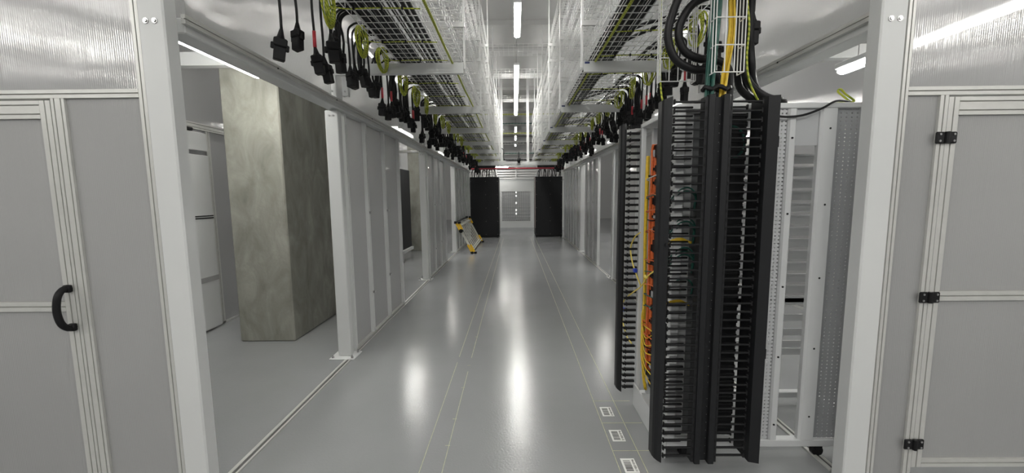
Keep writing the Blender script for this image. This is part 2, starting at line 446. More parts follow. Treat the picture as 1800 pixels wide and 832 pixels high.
# ---------- walls of the aisle (lower panels)
def aisle_wall(name, xf, sg, segs, upz=4.0):
    """xf = aisle face, sg = +1 when the aisle is on the +x side; segs = (y0, y1, [mullions], clear)"""
    root = bpy.data.objects.new(name, None); C.objects.link(root); root['kind'] = 'structure'
    x0, x1 = sorted((xf, xf - sg*.055))
    for (ya, yb, mul) in segs:
        ys = [ya] + mul + [yb]
        for yy in ys:
            m = MB(); ex_vert_y(m, x0, x1, yy-.021, yy+.021, .012, 2.408); m.build('mullion', WHITE, root)
        for a, b in zip(ys[:-1], ys[1:]):
            px = xf - sg*.047
            MB().box(px-.008, px+.008, a+.0215, b-.0215, .03, 2.405).build('polycarbonate_panel', POLY_Y, root)
        m = MB(); ex_hor_y(m, x0, x1, ya, yb, 0.0, 0.028)
        m.build('bottom_rail', ALU, root)
        for i, yy in enumerate(ys[1:-1]):
            for z in (1.42, .58 if i % 2 else .50):
                q = MB(); a = xf; q.box(min(a, a+sg*.02), max(a, a+sg*.02), yy-.012, yy+.034, z-.012, z+.012)
                q.build('latch', STEEL, root)
    return root
wl = aisle_wall('wall_left', XL, 1, [(3.915, 5.68, [4.44, 5.05]), (7.52, 9.4, [8.12, 8.75]), (11.12, 14.45, [11.7, 12.3, 12.9, 13.5, 14.0])])
wr = aisle_wall('wall_right', XR, -1, [(3.915, 7.2, [4.6, 5.3, 5.95, 6.6]), (8.68, 10.2, [9.2, 9.7]), (11.12, 14.45, [11.7, 12.3, 12.9, 13.5, 14.0])])
# floor track under the left and right openings
for X, nm, ya, yb in ((-1.65,'left',2.06,14.5),(1.83,'right',2.11,14.5)):
    m = MB(); m.box(X-.030, X-.008, ya, yb, 0.0005, .010); m.box(X+.012, X+.026, ya, yb, 0.0005, .008); m.mi=1; m.box(X-.008, X+.012, ya, yb, .0005, .003)
    t = m.build('floor_track', [ALU, GROOVE]); t['kind'] = 'structure'; t['label'] = 'slotted metal floor track along the %s side of the aisle' % nm; t['category'] = 'track'; t.name = 'trim_' + nm
# upper panels along the aisle
for X, sg, rt_ in ((-1.70, 1, wl), (1.88, -1, wr)):
    ys = [2.05] + POSTY + [16.2]
    for a, b in zip(ys[:-1], ys[1:]):
        aa = a + (.13 if a > 3 else .07)
        MB().box(X-.008, X+.008, aa, b-.02, 2.507, 4.6).build('upper_panel', POLY_UY, rt_)

# ---------- cross-aisle walls left and right of the aisle mouth
def cross_wall_left():
    root = bpy.data.objects.new('wall_front_left', None); C.objects.link(root); root['kind'] = 'structure'
    y0, y1 = YF, YF+.04
    m = MB(); ex_vert_x(m, -1.803, -1.766, y0, y1, 0.0, CZ); m.build('edge_strip', ALU, root)
    m = MB(); ex_hor_x(m, -9, -1.804, y0, y1, 2.085, 2.125); m.build('transom', ALU, root)
    m = MB(); ex_vert_x(m, -2.235, -2.170, y0, y1, 0.0, 2.084); m.build('mullion', ALU, root)
    MB().box(-2.169, -1.804, y0+.012, y0+.028, .03, 2.084).build('polycarbonate_panel', POLY_X, root)
    m = MB(); ex_hor_x(m, -2.169, -1.804, y0, y1, 0, .03); m.build('bottom_rail', ALU, root)
    MB().box(-9, -1.804, y0+.012, y0+.028, 2.126, CZ-.01).build('upper_panel', POLY_UX, root)
    m = MB(); ex_vert_x(m, -3.38, -3.32, y0, y1, 0, 2.084); m.build('mullion', ALU, root)
    MB().box(-9, -3.381, y0+.012, y0+.028, .0, 2.084).build('polycarbonate_panel', POLY_X, root)
def cross_wall_right():
    root = bpy.data.objects.new('wall_front_right', None); C.objects.link(root); root['kind'] = 'structure'
    y0, y1 = YF+.045, YF+.085
    m = MB(); ex_vert_x(m, 1.884, 1.916, y0, y1, 0.0, CZ); m.build('edge_strip', ALU, root)
    m = MB(); ex_hor_x(m, 1.917, 9, y0, y1, 2.065, 2.105); m.build('transom', ALU, root)
    m = MB(); ex_vert_x(m, 2.075, 2.115, y0, y1, 0.0, 2.064); m.build('mullion', ALU, root)
    MB().box(1.917, 2.074, y0+.012, y0+.028, .03, 2.064).build('polycarbonate_panel', POLY_X, root)
    m = MB(); ex_hor_x(m, 1.917, 2.074, y0, y1, 0, .03); m.build('bottom_rail', ALU, root)
    MB().box(1.917, 9, y0+.012, y0+.028, 2.106, CZ-.01).build('upper_panel', POLY_UX, root)
    m = MB(); ex_vert_x(m, 3.16, 3.22, y0, y1, 0, 2.064); m.build('mullion', ALU, root)
    MB().box(3.221, 9, y0+.012, y0+.028, .0, 2.064).build('polycarbonate_panel', POLY_X, root)
cross_wall_left(); cross_wall_right()
# swing doors
def door(name, x0, x1, y0, z0, z1, zm, hinge_side, label):
    t = bpy.data.objects.new(name, None); C.objects.link(t); t['kind'] = 'structure'; t['label'] = label; t['category'] = 'door'
    y1 = y0+.04; sw = .052
    for a, b in ((x0, x0+sw), (x1-sw, x1)):
        m = MB(); ex_vert_x(m, a, b, y0, y1, z0, z1); m.build('stile', ALU, t)
    for za, zb in ((z0, z0+.045), (zm-.025, zm+.025), (z1-.085, z1)):
        m = MB(); ex_hor_x(m, x0+sw+.001, x1-sw-.001, y0, y1, za, zb); m.build('rail', ALU, t)
    for za, zb in ((z0+.046, zm-.026), (zm+.026, z1-.086)):
        MB().box(x0+sw+.001, x1-sw-.001, y0+.012, y0+.028, za, zb).build('door_panel', POLY_X, t)
    return t
d1 = door('door_1', -3.315, -2.240, YF, .015, 2.075, 1.055, 'l', 'translucent panel swing door with black pull handle, left of the aisle mouth')
hm = MB(); hx = -2.258
pts = spline([(hx, YF, 1.15), (hx, YF-.03, 1.152), (hx, YF-.058, 1.12), (hx-.004, YF-.066, 1.05), (hx, YF-.058, .985), (hx, YF-.03, .952), (hx, YF, .954)], 5)
hm.tube(pts, [.015]*len(pts), 10); hm.cham(hx-.017, hx+.017, YF-.022, YF-.0005, 1.132, 1.170, .004); hm.cham(hx-.017, hx+.017, YF-.022, YF-.0005, .932, .97, .004)
hm.build('handle', BLACK, d1, smooth=True)['label'] = 'black pull handle'
d2 = door('door_2', 2.117, 3.155, YF+.045, .125, 2.055, 1.065, 'r', 'translucent panel swing door on black hinges, right of the aisle mouth')
for i, z in enumerate((1.86, 1.06, .26)):
    q = MB(); yy = YF+.045
    q.cham(2.062, 2.105, yy-.012, yy-.0005, z-.028, z+.028, .006); q.cham(2.122, 2.165, yy-.012, yy-.0005, z-.028, z+.028, .006)
    q.tube([(2.1135, yy-.012, z-.028), (2.1135, yy-.012, z+.028)], .011, 10)
    h = q.build('hinge', BLACK, d2, smooth=False); h['label'] = 'black plastic hinge'
    for dx in (-.034, .034):
        for dz in (-.016, .016):
            s2 = MB(); s2.tube([(2.1135+dx, yy-.012, z+dz), (2.1135+dx, yy-.015, z+dz)], .0055, 8); s2.build('screw', STEEL, h)

# ============================================================ side rooms
def back_partition(name, x, sg, ya, yb, panels):
    root = bpy.data.objects.new(name, None); C.objects.link(root); root['kind'] = 'structure'
    y = ya; i = 0
    hz = MB(); ex_hor_y(hz, x-.03, x+.03, ya, yb, 2.40, 2.48); hz.build('header', ALU, root)
    MB().box(x-.008, x+.008, ya, yb, 2.481, 4.3).build('upper_panel', POLY_UY, root)
    ys = panels
    for yy in ys:
        m = MB(); ex_vert_y(m, x-.02, x+.02, yy-.03, yy+.03, 0, 2.399); m.build('mullion', ALU, root)
    for a, b in zip(ys[:-1], ys[1:]):
        MB().box(x-.008, x+.008, a+.031, b-.031, .03, 2.399).build('polycarbonate_panel', POLY_Y, root)
    m = MB(); m.box(x-.02, x+.02, ya, yb, 0, .029); m.build('bottom_rail', ALU, root)
    return root
back_partition('wall_room_left', -3.75, 1, 2.0, 16, [2.05, 4.84, 6.3, 7.7, 9.1, 10.5, 12, 13.5, 15.9])
back_partition('wall_room_right', 3.95, -1, 2.05, 16, [2.1, 3.0, 3.9, 4.8, 5.7, 6.6, 7.5, 8.4, 9.3, 10.2, 11.4, 12.8, 14.2, 15.9])
# white cabinet-like unit against the left back partition (nearest bay)
t = thing('white_cabinet', 'tall white cabinet with slotted black vent beside the near concrete column', 'cabinet', (-3.70, 4.28, 0))
MB().cham(0, .03, 0, .46, .03, 2.10, .004).build('door', WHITE, t)
MB().cham(0, .03, 0, .46, 2.15, 2.36, .004).build('top_panel', WHITE, t)
m = MB()
for q in range(2): m.box(.0305, .034, .12, .46, 1.355+q*.025, 1.368+q*.025)
m.build('vent_slot', BLACKM, t)
m = MB(); m.box(.0305, .036, .12, .46, .60, .66); m.build('kick_strip', mat('mid_grey', (.35,.35,.35), .5), t)
m = MB(); m.cham(.0, .06, .10, .24, 2.362, 2.398, .006); m.build('closer', BLACK, t)

# concrete columns
for i, (y0, yl) in enumerate(((4.2, 5.32), (11.4, 12.5))):
    o = MB().cham(-.305, .305, 0, 1.12, 0, CZ, .012).build('concrete_column', CONC, loc=(-2.765, y0, 0))
    tag(o, ['square bare concrete column behind the first opening on the left', 'square bare concrete column far off in the second left opening'][i], 'column')
    o['kind'] = 'structure'
# cross beams in side rooms
for i, (y, z0, z1, x0, x1, lab) in enumerate(((4.05, 2.92, 3.05, -3.74, -1.79, 'white steel beam in the left side room before the near concrete column'),
        (4.05, 2.92, 3.05, 1.965, 3.93, 'white steel beam crossing the right side room nearest the camera'),
        (7.5, 2.92, 3.05, -3.74, -1.79, 'white steel beam crossing the left side room farther in'),
        (7.5, 2.92, 3.05, 1.965, 3.93, 'white steel beam crossing the right side room farther in'))):
    m = MB(); m.box(0, x1-x0, 0, .09, 0, .012); m.box(0, x1-x0, 0, .09, z1-z0-.012, z1-z0); m.box(0, x1-x0, .0, .012, .0121, z1-z0-.0121)
    o = m.build('cross_beam', WHITE, loc=(x0, y, z0)); tag(o, lab, 'beam')
t = thing('door_closer_rail', 'white horizontal tie bar at the head of the second left opening', 'bar', (-1.78, 7.38, 2.40))
m = MB(); m.cham(-.62, -.005, 0, .04, -.0, .045, .004); m.build('bar', ALU, t); MB().cham(-.13, -.03, -.012, -.0005, -.002, .04, .003).build('bracket', STEEL, t)

# open black rack behind the second left opening
t = thing('open_rack', 'black equipment rack with white door frame in the second left opening', 'rack', (-3.0, 9.15, 0))
MB().cham(-.3, .3, .05, 1.0, .30, 2.25, .006).build('rack_body', BLACKM, t)
MB().cham(-.34, .34, .03, 1.02, .22, .296, .004).build('base', WHITE, t)
m = MB()
for a, b, c, d in ((-.30,-.25,.35,2.15),(.10,.15,.35,2.15),(-.25,.10,.35,.40),(-.25,.10,2.10,2.15),(-.25,.10,1.2,1.26)): m.cham(a, b, 0.0, .035, c, d, .003)
m.build('door_frame', WHITE, t)
for i in range(4):
    MB().box(-.3+.17*i, -.22+.17*i, .2, .3, .0, .219).build('foot', WHITE, t)
# right room: white framed pinkish door leaf and black rack, seen through the far clear bay
t = thing('pink_door_leaf', 'pinkish panel in a white frame standing in the right side room', 'door', (2.75, 10.3, 0))
m = MB(); m.cham(0,.05,0,.04,.1,2.25,.004); m.cham(.40,.46,0,.04,.1,2.25,.004); m.cham(.05,.40,0,.04,2.18,2.25,.003); m.cham(.05,.40,0,.04,.1,.17,.003); m.build('frame', WHITE, t)
MB().box(.051,.399,.012,.03,.171,2.179).build('leaf', PINK, t)
MB().box(.0,.46,.0,.04,.0,.099).build('base', WHITE, t)
t = thing('black_cabinet', 'tall black equipment cabinet in the right side room beside the pinkish panel', 'cabinet', (3.3, 10.2, 0))
MB().cham(0,.5,0,1.0,.05,2.3,.006).build('body', BLACKM, t); MB().cham(.0,.05,-.03,-.001,.08,2.3,.004).build('door_frame', WHITE, t)
for dx in (.05,.40): MB().box(dx, dx+.05, .05, .95, 0, .049).build('foot', BLACKM, t)

# ============================================================ end of the aisle
def black_rack(x0, x1, label, pink=None):
    t = thing('black_rack', label, 'rack', (x0, 14.8, 0))
    W = x1-x0
    MB().cham(0, W, .02, 1.1, .03, 2.28, .008).build('body', BLACKM, t)
    MB().cham(.01, W-.01, 0, .019, .06, 2.27, .004).build('front_panel', BLACKM, t)
    for z in (.12, .62, 1.12, 1.62, 2.12):
        for f in (.04, .55, .96):
            q = MB(); q.tube([(W*f, 0, z), (W*f, -.006, z)], .008, 8); q.build('panel_bolt', STEEL, t)
    for f in (.05, .95):
        q = MB(); q.cham(W*f-.04, W*f+.04, -.03, .10, 0, .029, .005); q.build('foot', BLACK, t)
    return t
br1 = black_rack(-1.69, -.60, 'tall matt black blanked rack at the far end, left of the end wall window')
br2 = black_rack(.78, 1.80, 'tall matt black blanked rack at the far end, right of the end wall window')
MB().box(-.014, -.001, .03, .09, .35, 2.26).build('edge_strip', PINK, br2)['label'] = 'pink protective edge strip'
# cable looms above the black racks
for (x0, x1, nm) in ((-1.64, -.66, 'left'), (.84, 1.76, 'right')):
    t = thing('power_cable_loom', 'loom of black cables rising from the top of the far %s black rack' % nm, 'cables', (x0, 15.0, 2.28))
    rnd = random.Random(3 if nm == 'left' else 5)
    for i in range(26):
        fx = (x1-x0)*(i+.5)/26 + rnd.uniform(-.012,.012); tx = (x1-x0)*.5 + (fx-(x1-x0)*.5)*.8 + rnd.uniform(-.05,.05)
        if i % 9 == 4: continue
        dy = rnd.uniform(-.08,.12)
        m = MB(); m.tube(spline([(fx,dy,0),(fx+rnd.uniform(-.03,.03),dy,.18),(tx+rnd.uniform(-.04,.04),dy*.5,.34),(tx,0,.52),(tx,0.1,.62)],4), .012, 6)
        m.build('cable', CABLE, t, smooth=True)
    m = MB(); m.cham(0.03, x1-x0-.05, -.05, .18, .30, .50, .03); m.build('cable_bundle', CABLE, t)

# end wall with mesh window
root = bpy.data.objects.new('wall_end', None); C.objects.link(root); root['kind'] = 'structure'
YE = 17.8
m = MB(); m.box(-2.4,-.58,YE,YE+.04,.12,2.24); m.box(.71,2.5,YE,YE+.04,.12,2.24); m.box(-.5799,.7099,YE,YE+.04,1.76,2.24); m.box(-.5799,.7099,YE,YE+.04,.12,.42)
m.build('end_panel', WHITE, root)
m = MB(); m.box(-2.4,2.5,YE-.006,YE+.046,.0,.119); m.build('kick_plate', GREYP, root)
m = MB(); m.box(-2.4,2.5,YE-.01,YE+.05,2.2401,2.30); m.build('top_rail', GREYP, root)
for z in (.5,.9,1.3,1.7,2.1):
    for x in (-.63,.76):
        q=MB(); q.tube([(x,YE,z),(x,YE-.004,z)],.009,6); q.build('rivet', STEEL, root)
m = MB()
for i in range(14): x=-.58+1.29*i/13; m.box(x-.010,x+.010,YE+.012,YE+.024,.42,1.76)
for i in range(18): z=.42+1.34*i/17; m.box(-.58,.71,YE+.010,YE+.022,z-.008,z+.008)
w1 = m.build('window_1', GREYP); tag(w1, 'welded mesh window in the end wall', 'window', kind='structure')
m = MB()
for a,b,c,d in ((-.62,-.58,.38,1.80),(.71,.75,.38,1.80),(-.58,.71,.38,.42),(-.58,.71,1.76,1.80)): m.box(a,b,YE-.012,YE-.001,c,d)
m.build('window_frame', WHITE, w1)
# louvred band above the end panel
t = thing('louvre_screen', 'white slatted screen above the end wall panel', 'louvre', (-2.4, YE, 2.31))
for a in (0, 1.55, 2.44, 3.4, 4.8): MB().box(a, a+.06, 0, .05, 0, .62).build('upright', WHITE, t)
for i in range(6): MB().box(0, 4.9, .055, .07, .02+i*.11, .075+i*.11).build('slat', WHITE2, t)
# far shelving seen through the mesh window
t = thing('far_shelf_bank', 'bank of pale grey slatted shelves beyond the mesh window', 'shelving', (-2.2, 21.0, 0))
for a in (0, 1.1, 2.2, 3.3, 4.4): MB().box(a, a+.05, 0, .6, 0, 2.4).build('upright', GREYP, t)
for i in range(12): MB().box(.051, 4.4, .02, .58, .12+i*.19, .16+i*.19).build('shelf', WHITE, t)
for i in range(5):
    o = thing('work_light', 'small warm lit lamp beyond the mesh window, %s from the floor' % ORD[i], 'light', (.06, 21.05, .22+.19*(2,3,5,7,8)[i]+.002), 0, 'lamps beyond the mesh window')
    MB().cham(-.05,.05,0,.03,-.05,.05,.01).build('diffuser', WARM, o); MB().cham(-.06,.06,.0305,.09,-.06,.06,.01).build('housing', WHITE, o)

# bulkhead beam, red pipe, ceiling trapeze at the far end
o = MB().cham(-1.2, 1.4, 0, .12, 0, .11, .006).build('bulkhead_beam', WHITE, loc=(0, 13.0, 2.575)); tag(o, 'white horizontal beam across the far end of the aisle below the mesh trays', 'beam')
m = MB(); m.tube([(-1.68,14.6,2.575),(1.86,14.6,2.575)], .026, 10); o = m.build('sprinkler_pipe', REDP, smooth=True); tag(o, 'red sprinkler pipe crossing the far end of the aisle', 'pipe')
t = thing('trapeze_frame', 'tall white hanging frame of two uprights at the far end of the aisle', 'frame', (0.02, 13.13, 2.575))
for x in (-.43, .43):
    m = MB(); m.box(x-.04, x+.04, 0, .012, 0, CZ-2.575); m.box(x-.04, x-.028, .0121, .05, 0, CZ-2.575); m.box(x+.028, x+.04, .0121, .05, 0, CZ-2.575)
    m.build('upright', WHITE, t)
# dome camera and conduit
t = thing('dome_camera', 'small black dome camera under the white beam at the far end', 'camera', (.15, 12.92, 2.70))
m = MB(); m.tube([(0,0,.09),(0,0,.06),(0,0,.05),(0,0,.0),(0,0,-.04),(0,0,-.06)], [.05,.05,.06,.055,.04,.01], 14); m.build('dome', BLACK, t, smooth=True)
m = MB(); m.tube([(0,0,.0901),(0,0,.3)], .012, 6); m.tube(spline([(0,-.0,.03),(-.2,.0,.02),(-.42,0,.03),(-.5,0,.1),(-.5,0,.35),(-.56,0,.42)],4), .013, 6); m.build('conduit', BLACK, t, smooth=True)

# ============================================================ cable trays
def basket(name, x0, x1, y0, y1, z, label, hs=.06, pitch=.1, lw=.05, wire=.0052, along='y', group=None, mat_=WHITE2, hang=False):
    """wire basket tray; one object"""
    m = MB(); r = wire/2*1.2
    L = y1-y0; W = x1-x0
    n = max(1, round(W/lw)); k = int(L/pitch)
    def T(x, y, zz): return (x, y, zz) if along == 'y' else (y, x, zz)
    for i in range(n+1):
        x = x0+W*i/n; m.tube([T(x,y0,z),T(x,y1,z)], r, 4)
    for q in ((.33,.66,1.0) if hs > .12 else (.5, 1.0)):
        for x in (x0, x1): m.tube([T(x,y0,z+hs*q),T(x,y1,z+hs*q)], r*1.15, 4)
    for j in range(k+1):
        y = y0 + j*pitch
        m.tube([T(x0,y,z+hs),T(x0,y,z-.004),T(x1,y,z-.004),T(x1,y,z+hs)], r, 4, caps=False)
    if hang:
        for y in (y0+.15, y1-.15):
            for x in (x0, x1): m.tube([T(x,y,z),T(x,y,CZ-.001)], .004, 5)
    o = m.build(name, mat_); tag(o, label, 'cable tray', group)
    return o
TL0, TL1 = -1.10, -.48
TR0, TR1 = .655, 1.275
ZB = 2.825
basket('basket_tray', TL0, TL1, .9, 14.6, ZB, 'wide white wire basket tray above the left plugs, lowest of its stack', .10)
basket('basket_tray', TR0, TR1, 1.3, 14.6, ZB, 'wide white wire basket tray above the right plugs, lowest of its stack', .10)
for i, (z, hs, wd) in enumerate(((3.18,.15,.38),(3.45,.15,.36),(3.72,.15,.34),(3.99,.15,.30),(4.26,.15,.26))):
    basket('basket_tray', -.48-wd, -.48, .6, 14.6, z, 'narrow white wire tray of the left stack, %s from the bottom' % ORD[i+1], hs, lw=.05, pitch=.075)
    basket('basket_tray', .655, .655+wd, .6, 14.6, z, 'narrow white wire tray of the right stack, %s from the bottom' % ORD[i+1], hs, lw=.05, pitch=.075)
for i, y in enumerate((8.3, 9.9, 12.45)):
    basket('bridge_tray', y, y+.4, -.9, 1.1, 4.55, 'white wire tray bridging the aisle under the ceiling, %s from the camera' % ORD[i], .1, along='x', hang=True)
for i, z in enumerate((2.95, 3.2, 3.6, 3.98, 4.35, 4.7)):
    basket('cross_tray', 15.6, 15.95, -3.0, 3.2, z, 'white crosswise wire tray beyond the far frame, %s from the bottom' % ORD[i], .12, along='x', pitch=.12, hang=i == 5)
    o = MB().cham(-3.0, 3.2, 15.64, 15.9, z+.012, z+.05, .01).build('cable_layer', [CABLE, GREEN, CABLE, EARTH, GREEN, EARTH][i]); tag(o, 'flat layer of cables in a far crosswise tray, %s from the bottom' % ORD[i], 'cables')

# cross arms carrying the stacks
ARMY = [3.72, 5.47, 7.18, 8.9, 10.6, 12.3]
for sx, nm in ((-1,'left'),(1,'right')):
    for i, y in enumerate(ARMY):
        xi, xo = (-.46, -1.648) if sx < 0 else (.64, 1.828)
        cx = min(xi, xo)
        t = thing('cross_bracket', 'white cross bracket under the %s basket trays, %s from the camera' % (nm, ORD[i]), 'bracket', (cx, y, 2.715), 0, '%s row of cross brackets' % nm)
        L = abs(xo-xi)
        m = MB(); m.box(0, L, 0, .004, 0, .095); m.box(0, L, .0041, .04, 0, .004); m.box(0, L, .0041, .04, .091, .095)
        m.build('arm', WHITE, t)
        a = 0 if sx < 0 else L-.012
        if sx > 0: MB().box(.01, .055, -.0015, -.0001, .072, .09).build('cap_label', mat('navy_label', (.02,.03,.12), .5), t) 
        # hanger strut beside the header
        hx = .075 if sx < 0 else L-.075
        m = MB(); m.box(hx-.025, hx+.025, .0405, .05, -.18, .30); m.box(hx-.025, hx-.018, .0501, .09, -.18, .30); m.box(hx+.018, hx+.025, .0501, .09, -.18, .30); m.build('hanger_strut', WHITE, t)
        for z in (-.14, .02):
            q = MB(); q.tube([(hx+.03*(-sx)*0, .0405, z), (hx, .034, z)], .009, 8); q.build('strut_bolt', STEEL, t)
        # threaded rod and upper arms on the stack
        r = MB()
        for q in (L+.008 if sx < 0 else -.008,):
            r.box(q-.009, q+.009, .041, .046, .05, CZ-2.716); r.box(q-.009, q-.004, .0461, .08, .05, CZ-2.716)
        r.build('hanger_post', WHITE2, t)
        for z in (3.165, 3.435, 3.705, 3.975, 4.245):
            za = z-2.715; a, b = (L-.46, L+.017) if sx < 0 else (-.017, .46)
            MB().box(a, b, .02, .045, za-.035, za+.005).build('upper_arm', WHITE2, t)

# ---------- cables lying in the trays
def tray_cable(name, pts, r, m, label, cat='cable', n=6):
    b = MB(); b.tube(spline(pts, 4), r, n); o = b.build(name, m, smooth=True); return tag(o, label, cat)
rnd = random.Random(11)
for i in range(7):
    x = -1.06+i*.033
    y0 = 1.0; pts = [(x+rnd.uniform(-.001,.001), y0+j*1.5, ZB+.022+rnd.uniform(0,.01)) for j in range(10)]
    tray_cable('power_cable', pts, .014, CABLE, 'black cable in the lowest left basket tray, %s from the wall side' % ORD[i])
for i in range(4):
    x = -.80+i*.04
    pts = [(x+rnd.uniform(-.004,.004), 1+j*1.5, ZB+.022) for j in range(10)]
    tray_cable('power_cable', pts, .014, CABLE, 'black cable midway across the lowest left tray, %s from the wall side' % ORD[i])
for i in range(6):
    x = .72+i*.04
    pts = [(x+rnd.uniform(-.002,.002), 1.3+j*1.45, ZB+.024+rnd.uniform(0,.01)) for j in range(10)]
    tray_cable('power_cable', pts, .016, CABLE, 'black cable lying in the lowest right basket tray, %s from the aisle side' % ORD[i])
k = 0
for j in range(12):
    y = 2.0+j*1.0
    for q in range(2):
        yy = y + q*.14
        pts = [(.80+.05*q, yy+1.1, ZB+.05), (.84+.05*q, yy+.6, ZB+.055), (.95, yy+.2+q*.1, ZB+.06), (1.12, yy+.05, ZB+.065), (1.20, yy, ZB+.08)]
        tray_cable('branch_cable', pts, .015, CABLE, 'black cable sweeping across the lowest right tray, %s from the camera' % (ORD[k] if k < 20 else ORD[k])); k += 1
# earth bonding cables under the trays
for x, nm, y0 in ((-.56, 'left', 1.0), (.745, 'right', 1.4)):
    pts = [(x+rnd.uniform(-.006,.006), y0+j*.6, ZB-.018) for j in range(int((14.4-y0)/.6)+1)]
    tray_cable('bonding_cable', pts, .010, EARTH, 'green and yellow main earth cable under the lowest %s basket tray' % nm)

# ---------- earth wire coils with lead
def coil_proto(sg):
    t = thing('earth_wire_coil', 'x', 'wire coil', (0,0,0), 0, None)
    m = MB(); rn = random.Random(4+sg)
    pts = []
    turns = 6; N = 16
    for i in range(turns*N+1):
        a = 2*PI*i/N + PI/2; rr = 1 + rn.uniform(-.03,.03) + .10*math.sin(i*.7)
        tw = (i/(turns*N)-.5)
        pts.append((tw*.045 + .010*math.sin(i*.33), .074*rr*math.cos(a)+.005*math.sin(i*.21), .115*rr*math.sin(a)-.115))
    m.tube(pts, .0055, 5)
    m.build('coil', EARTH, t, smooth=True)
    lead = spline([(0,0,0),(-sg*.02,0,.02),(-sg*.12,.01,.012),(-sg*.28,-.006,.008),(-sg*.46,.006,.010),(-sg*.585,0,.002)],4)
    m = MB(); m.tube(lead, .0045, 5); m.build('lead', EARTH, t, smooth=True)
    for q in (.16,.34,.47): MB().box(-sg*q-.006, -sg*q+.006, -.008, .008, .0, .019).build('cable_tie', BLACK, t)
    return t
CYL = [2.62] + [3.17+.57*i for i in range(20)]
for X, sg, nm, ys, dz in ((TL0-.065, -1, 'left', [2.12,2.62,3.17,3.67,4.27,4.84,5.42]+[6.0+.58*i for i in range(14)], -.0),
                     (TR1+.065, 1, 'right', [3.0,3.5,4.02,4.59,5.16]+[5.74+.58*i for i in range(15)], 0)):
    pr = coil_proto(sg); g = 'green and yellow wire coils along the %s tray' % nm; pr['group'] = g
    for i, y in enumerate(ys):
        lab = 'green and yellow wire coil on the %s tray edge, %s from the camera' % (nm, ORD[i])
        rz = random.uniform(-.25,.25)
        for a_ in ARMY:
            if a_-.09 < y < a_+.14: y = a_-.10 if y < a_+.02 else a_+.15
        loc = (X+random.uniform(-.01,.01), y, ZB+.080)
        if i == 0: pr.location = loc; pr.rotation_euler = (0,0,0); pr['label'] = lab; o = pr
        else: o = dup(pr, loc, 0, lab, (1, 1, random.uniform(.85,1.05)))
        for ch in o.children:
            if ch.name.startswith('coil'): ch.rotation_euler = (0, 0, rz)
        # leads sit lower than the coil head
        for ch in o.children:
            if not ch.name.startswith('coil'): ch.location = (0,0,-.129)

# ---------- power leads with plugs
def plug(m, big=1.0, z=0):
    """moulded connector pointing down, top of boot at z"""
    s = big
    m.tube([(0,0,z),(0,0,z-.035*s),(0,0,z-.05*s)], [.009,.016*s,.024*s], 8)
    m.cham(-.030*s, .030*s, -.022*s, .022*s, z-.085*s, z-.045*s, .006)
    m.cham(-.040*s, .040*s, -.010*s, .010*s, z-.100*s, z-.070*s, .004)
    m.cham(-.026*s, .026*s, -.019*s, .019*s, z-.150*s, z-.0855*s, .005)
def lead_proto(kind, sg):
    """origin at the tray edge; sg = direction away from the aisle"""
    t = thing('power_lead', 'x', 'power cable', (0,0,0))
    if kind == 'single': drop = .25; runs = [(0,0)]
    elif kind == 'twin': drop = .12; runs = [(-.018,0),(.02,.02)]
    elif kind == 'loop': drop = .17; runs = [(-.03,0),(.0,.02),(.032,.01),(.055,.02)]
    elif kind == 'low': drop = .36; runs = [(0,0)]
    elif kind == 'red': drop = .30; runs = [(0,0)]
    m = MB()
    for a, b in runs:
        m.tube(spline([(-sg*.27,a,-.03),(-sg*.17,a,.055),(-sg*.05,a,.07),(0,a,.055),(sg*.03,a+b*.5,.02),(sg*.035,a*.8+b,-.06),(sg*.03,a*.3,-drop*.7),(sg*.03,0,-drop)],4), .0085, 6)
    if kind == 'loop':
        pts = [(sg*(.03+.03*math.sin(q*PI/6)), .045*math.sin(q*PI/6*1.0), -.13+.12*math.cos(q*PI/6)) for q in range(12)]
        m.tube(pts, .009, 6, closed=True)
        pts = [(sg*(.035-.02*math.sin(q*PI/6)), .06*math.sin(q*PI/6), -.14+.14*math.cos(q*PI/6)) for q in range(12)]
        m.tube(pts, .009, 6, closed=True)
    m.build('cord', CABLE, t, smooth=True)
    m = MB(); plug(m, 1.35 if kind in ('loop','twin') else 1.15)
    c = m.build('plug', BLACK, t); c.location = (sg*.03, 0, -drop)
    m = MB(); m.box(-.010,.010,-.0235,-.0225,-.078,-.058); m.build('plug_label', LABEL, c)
    if kind == 'red':
        m = MB(); m.tube([(sg*.03,0,-drop-.002),(sg*.03,0,-drop+.10)], .0115, 8); m.build('red_sleeve', REDS, t, smooth=True)
    if kind == 'twin':
        m = MB(); plug(m, 1.05); c = m.build('plug', BLACK, t); c.location = (sg*.03, .075, -drop+.05)
    return t
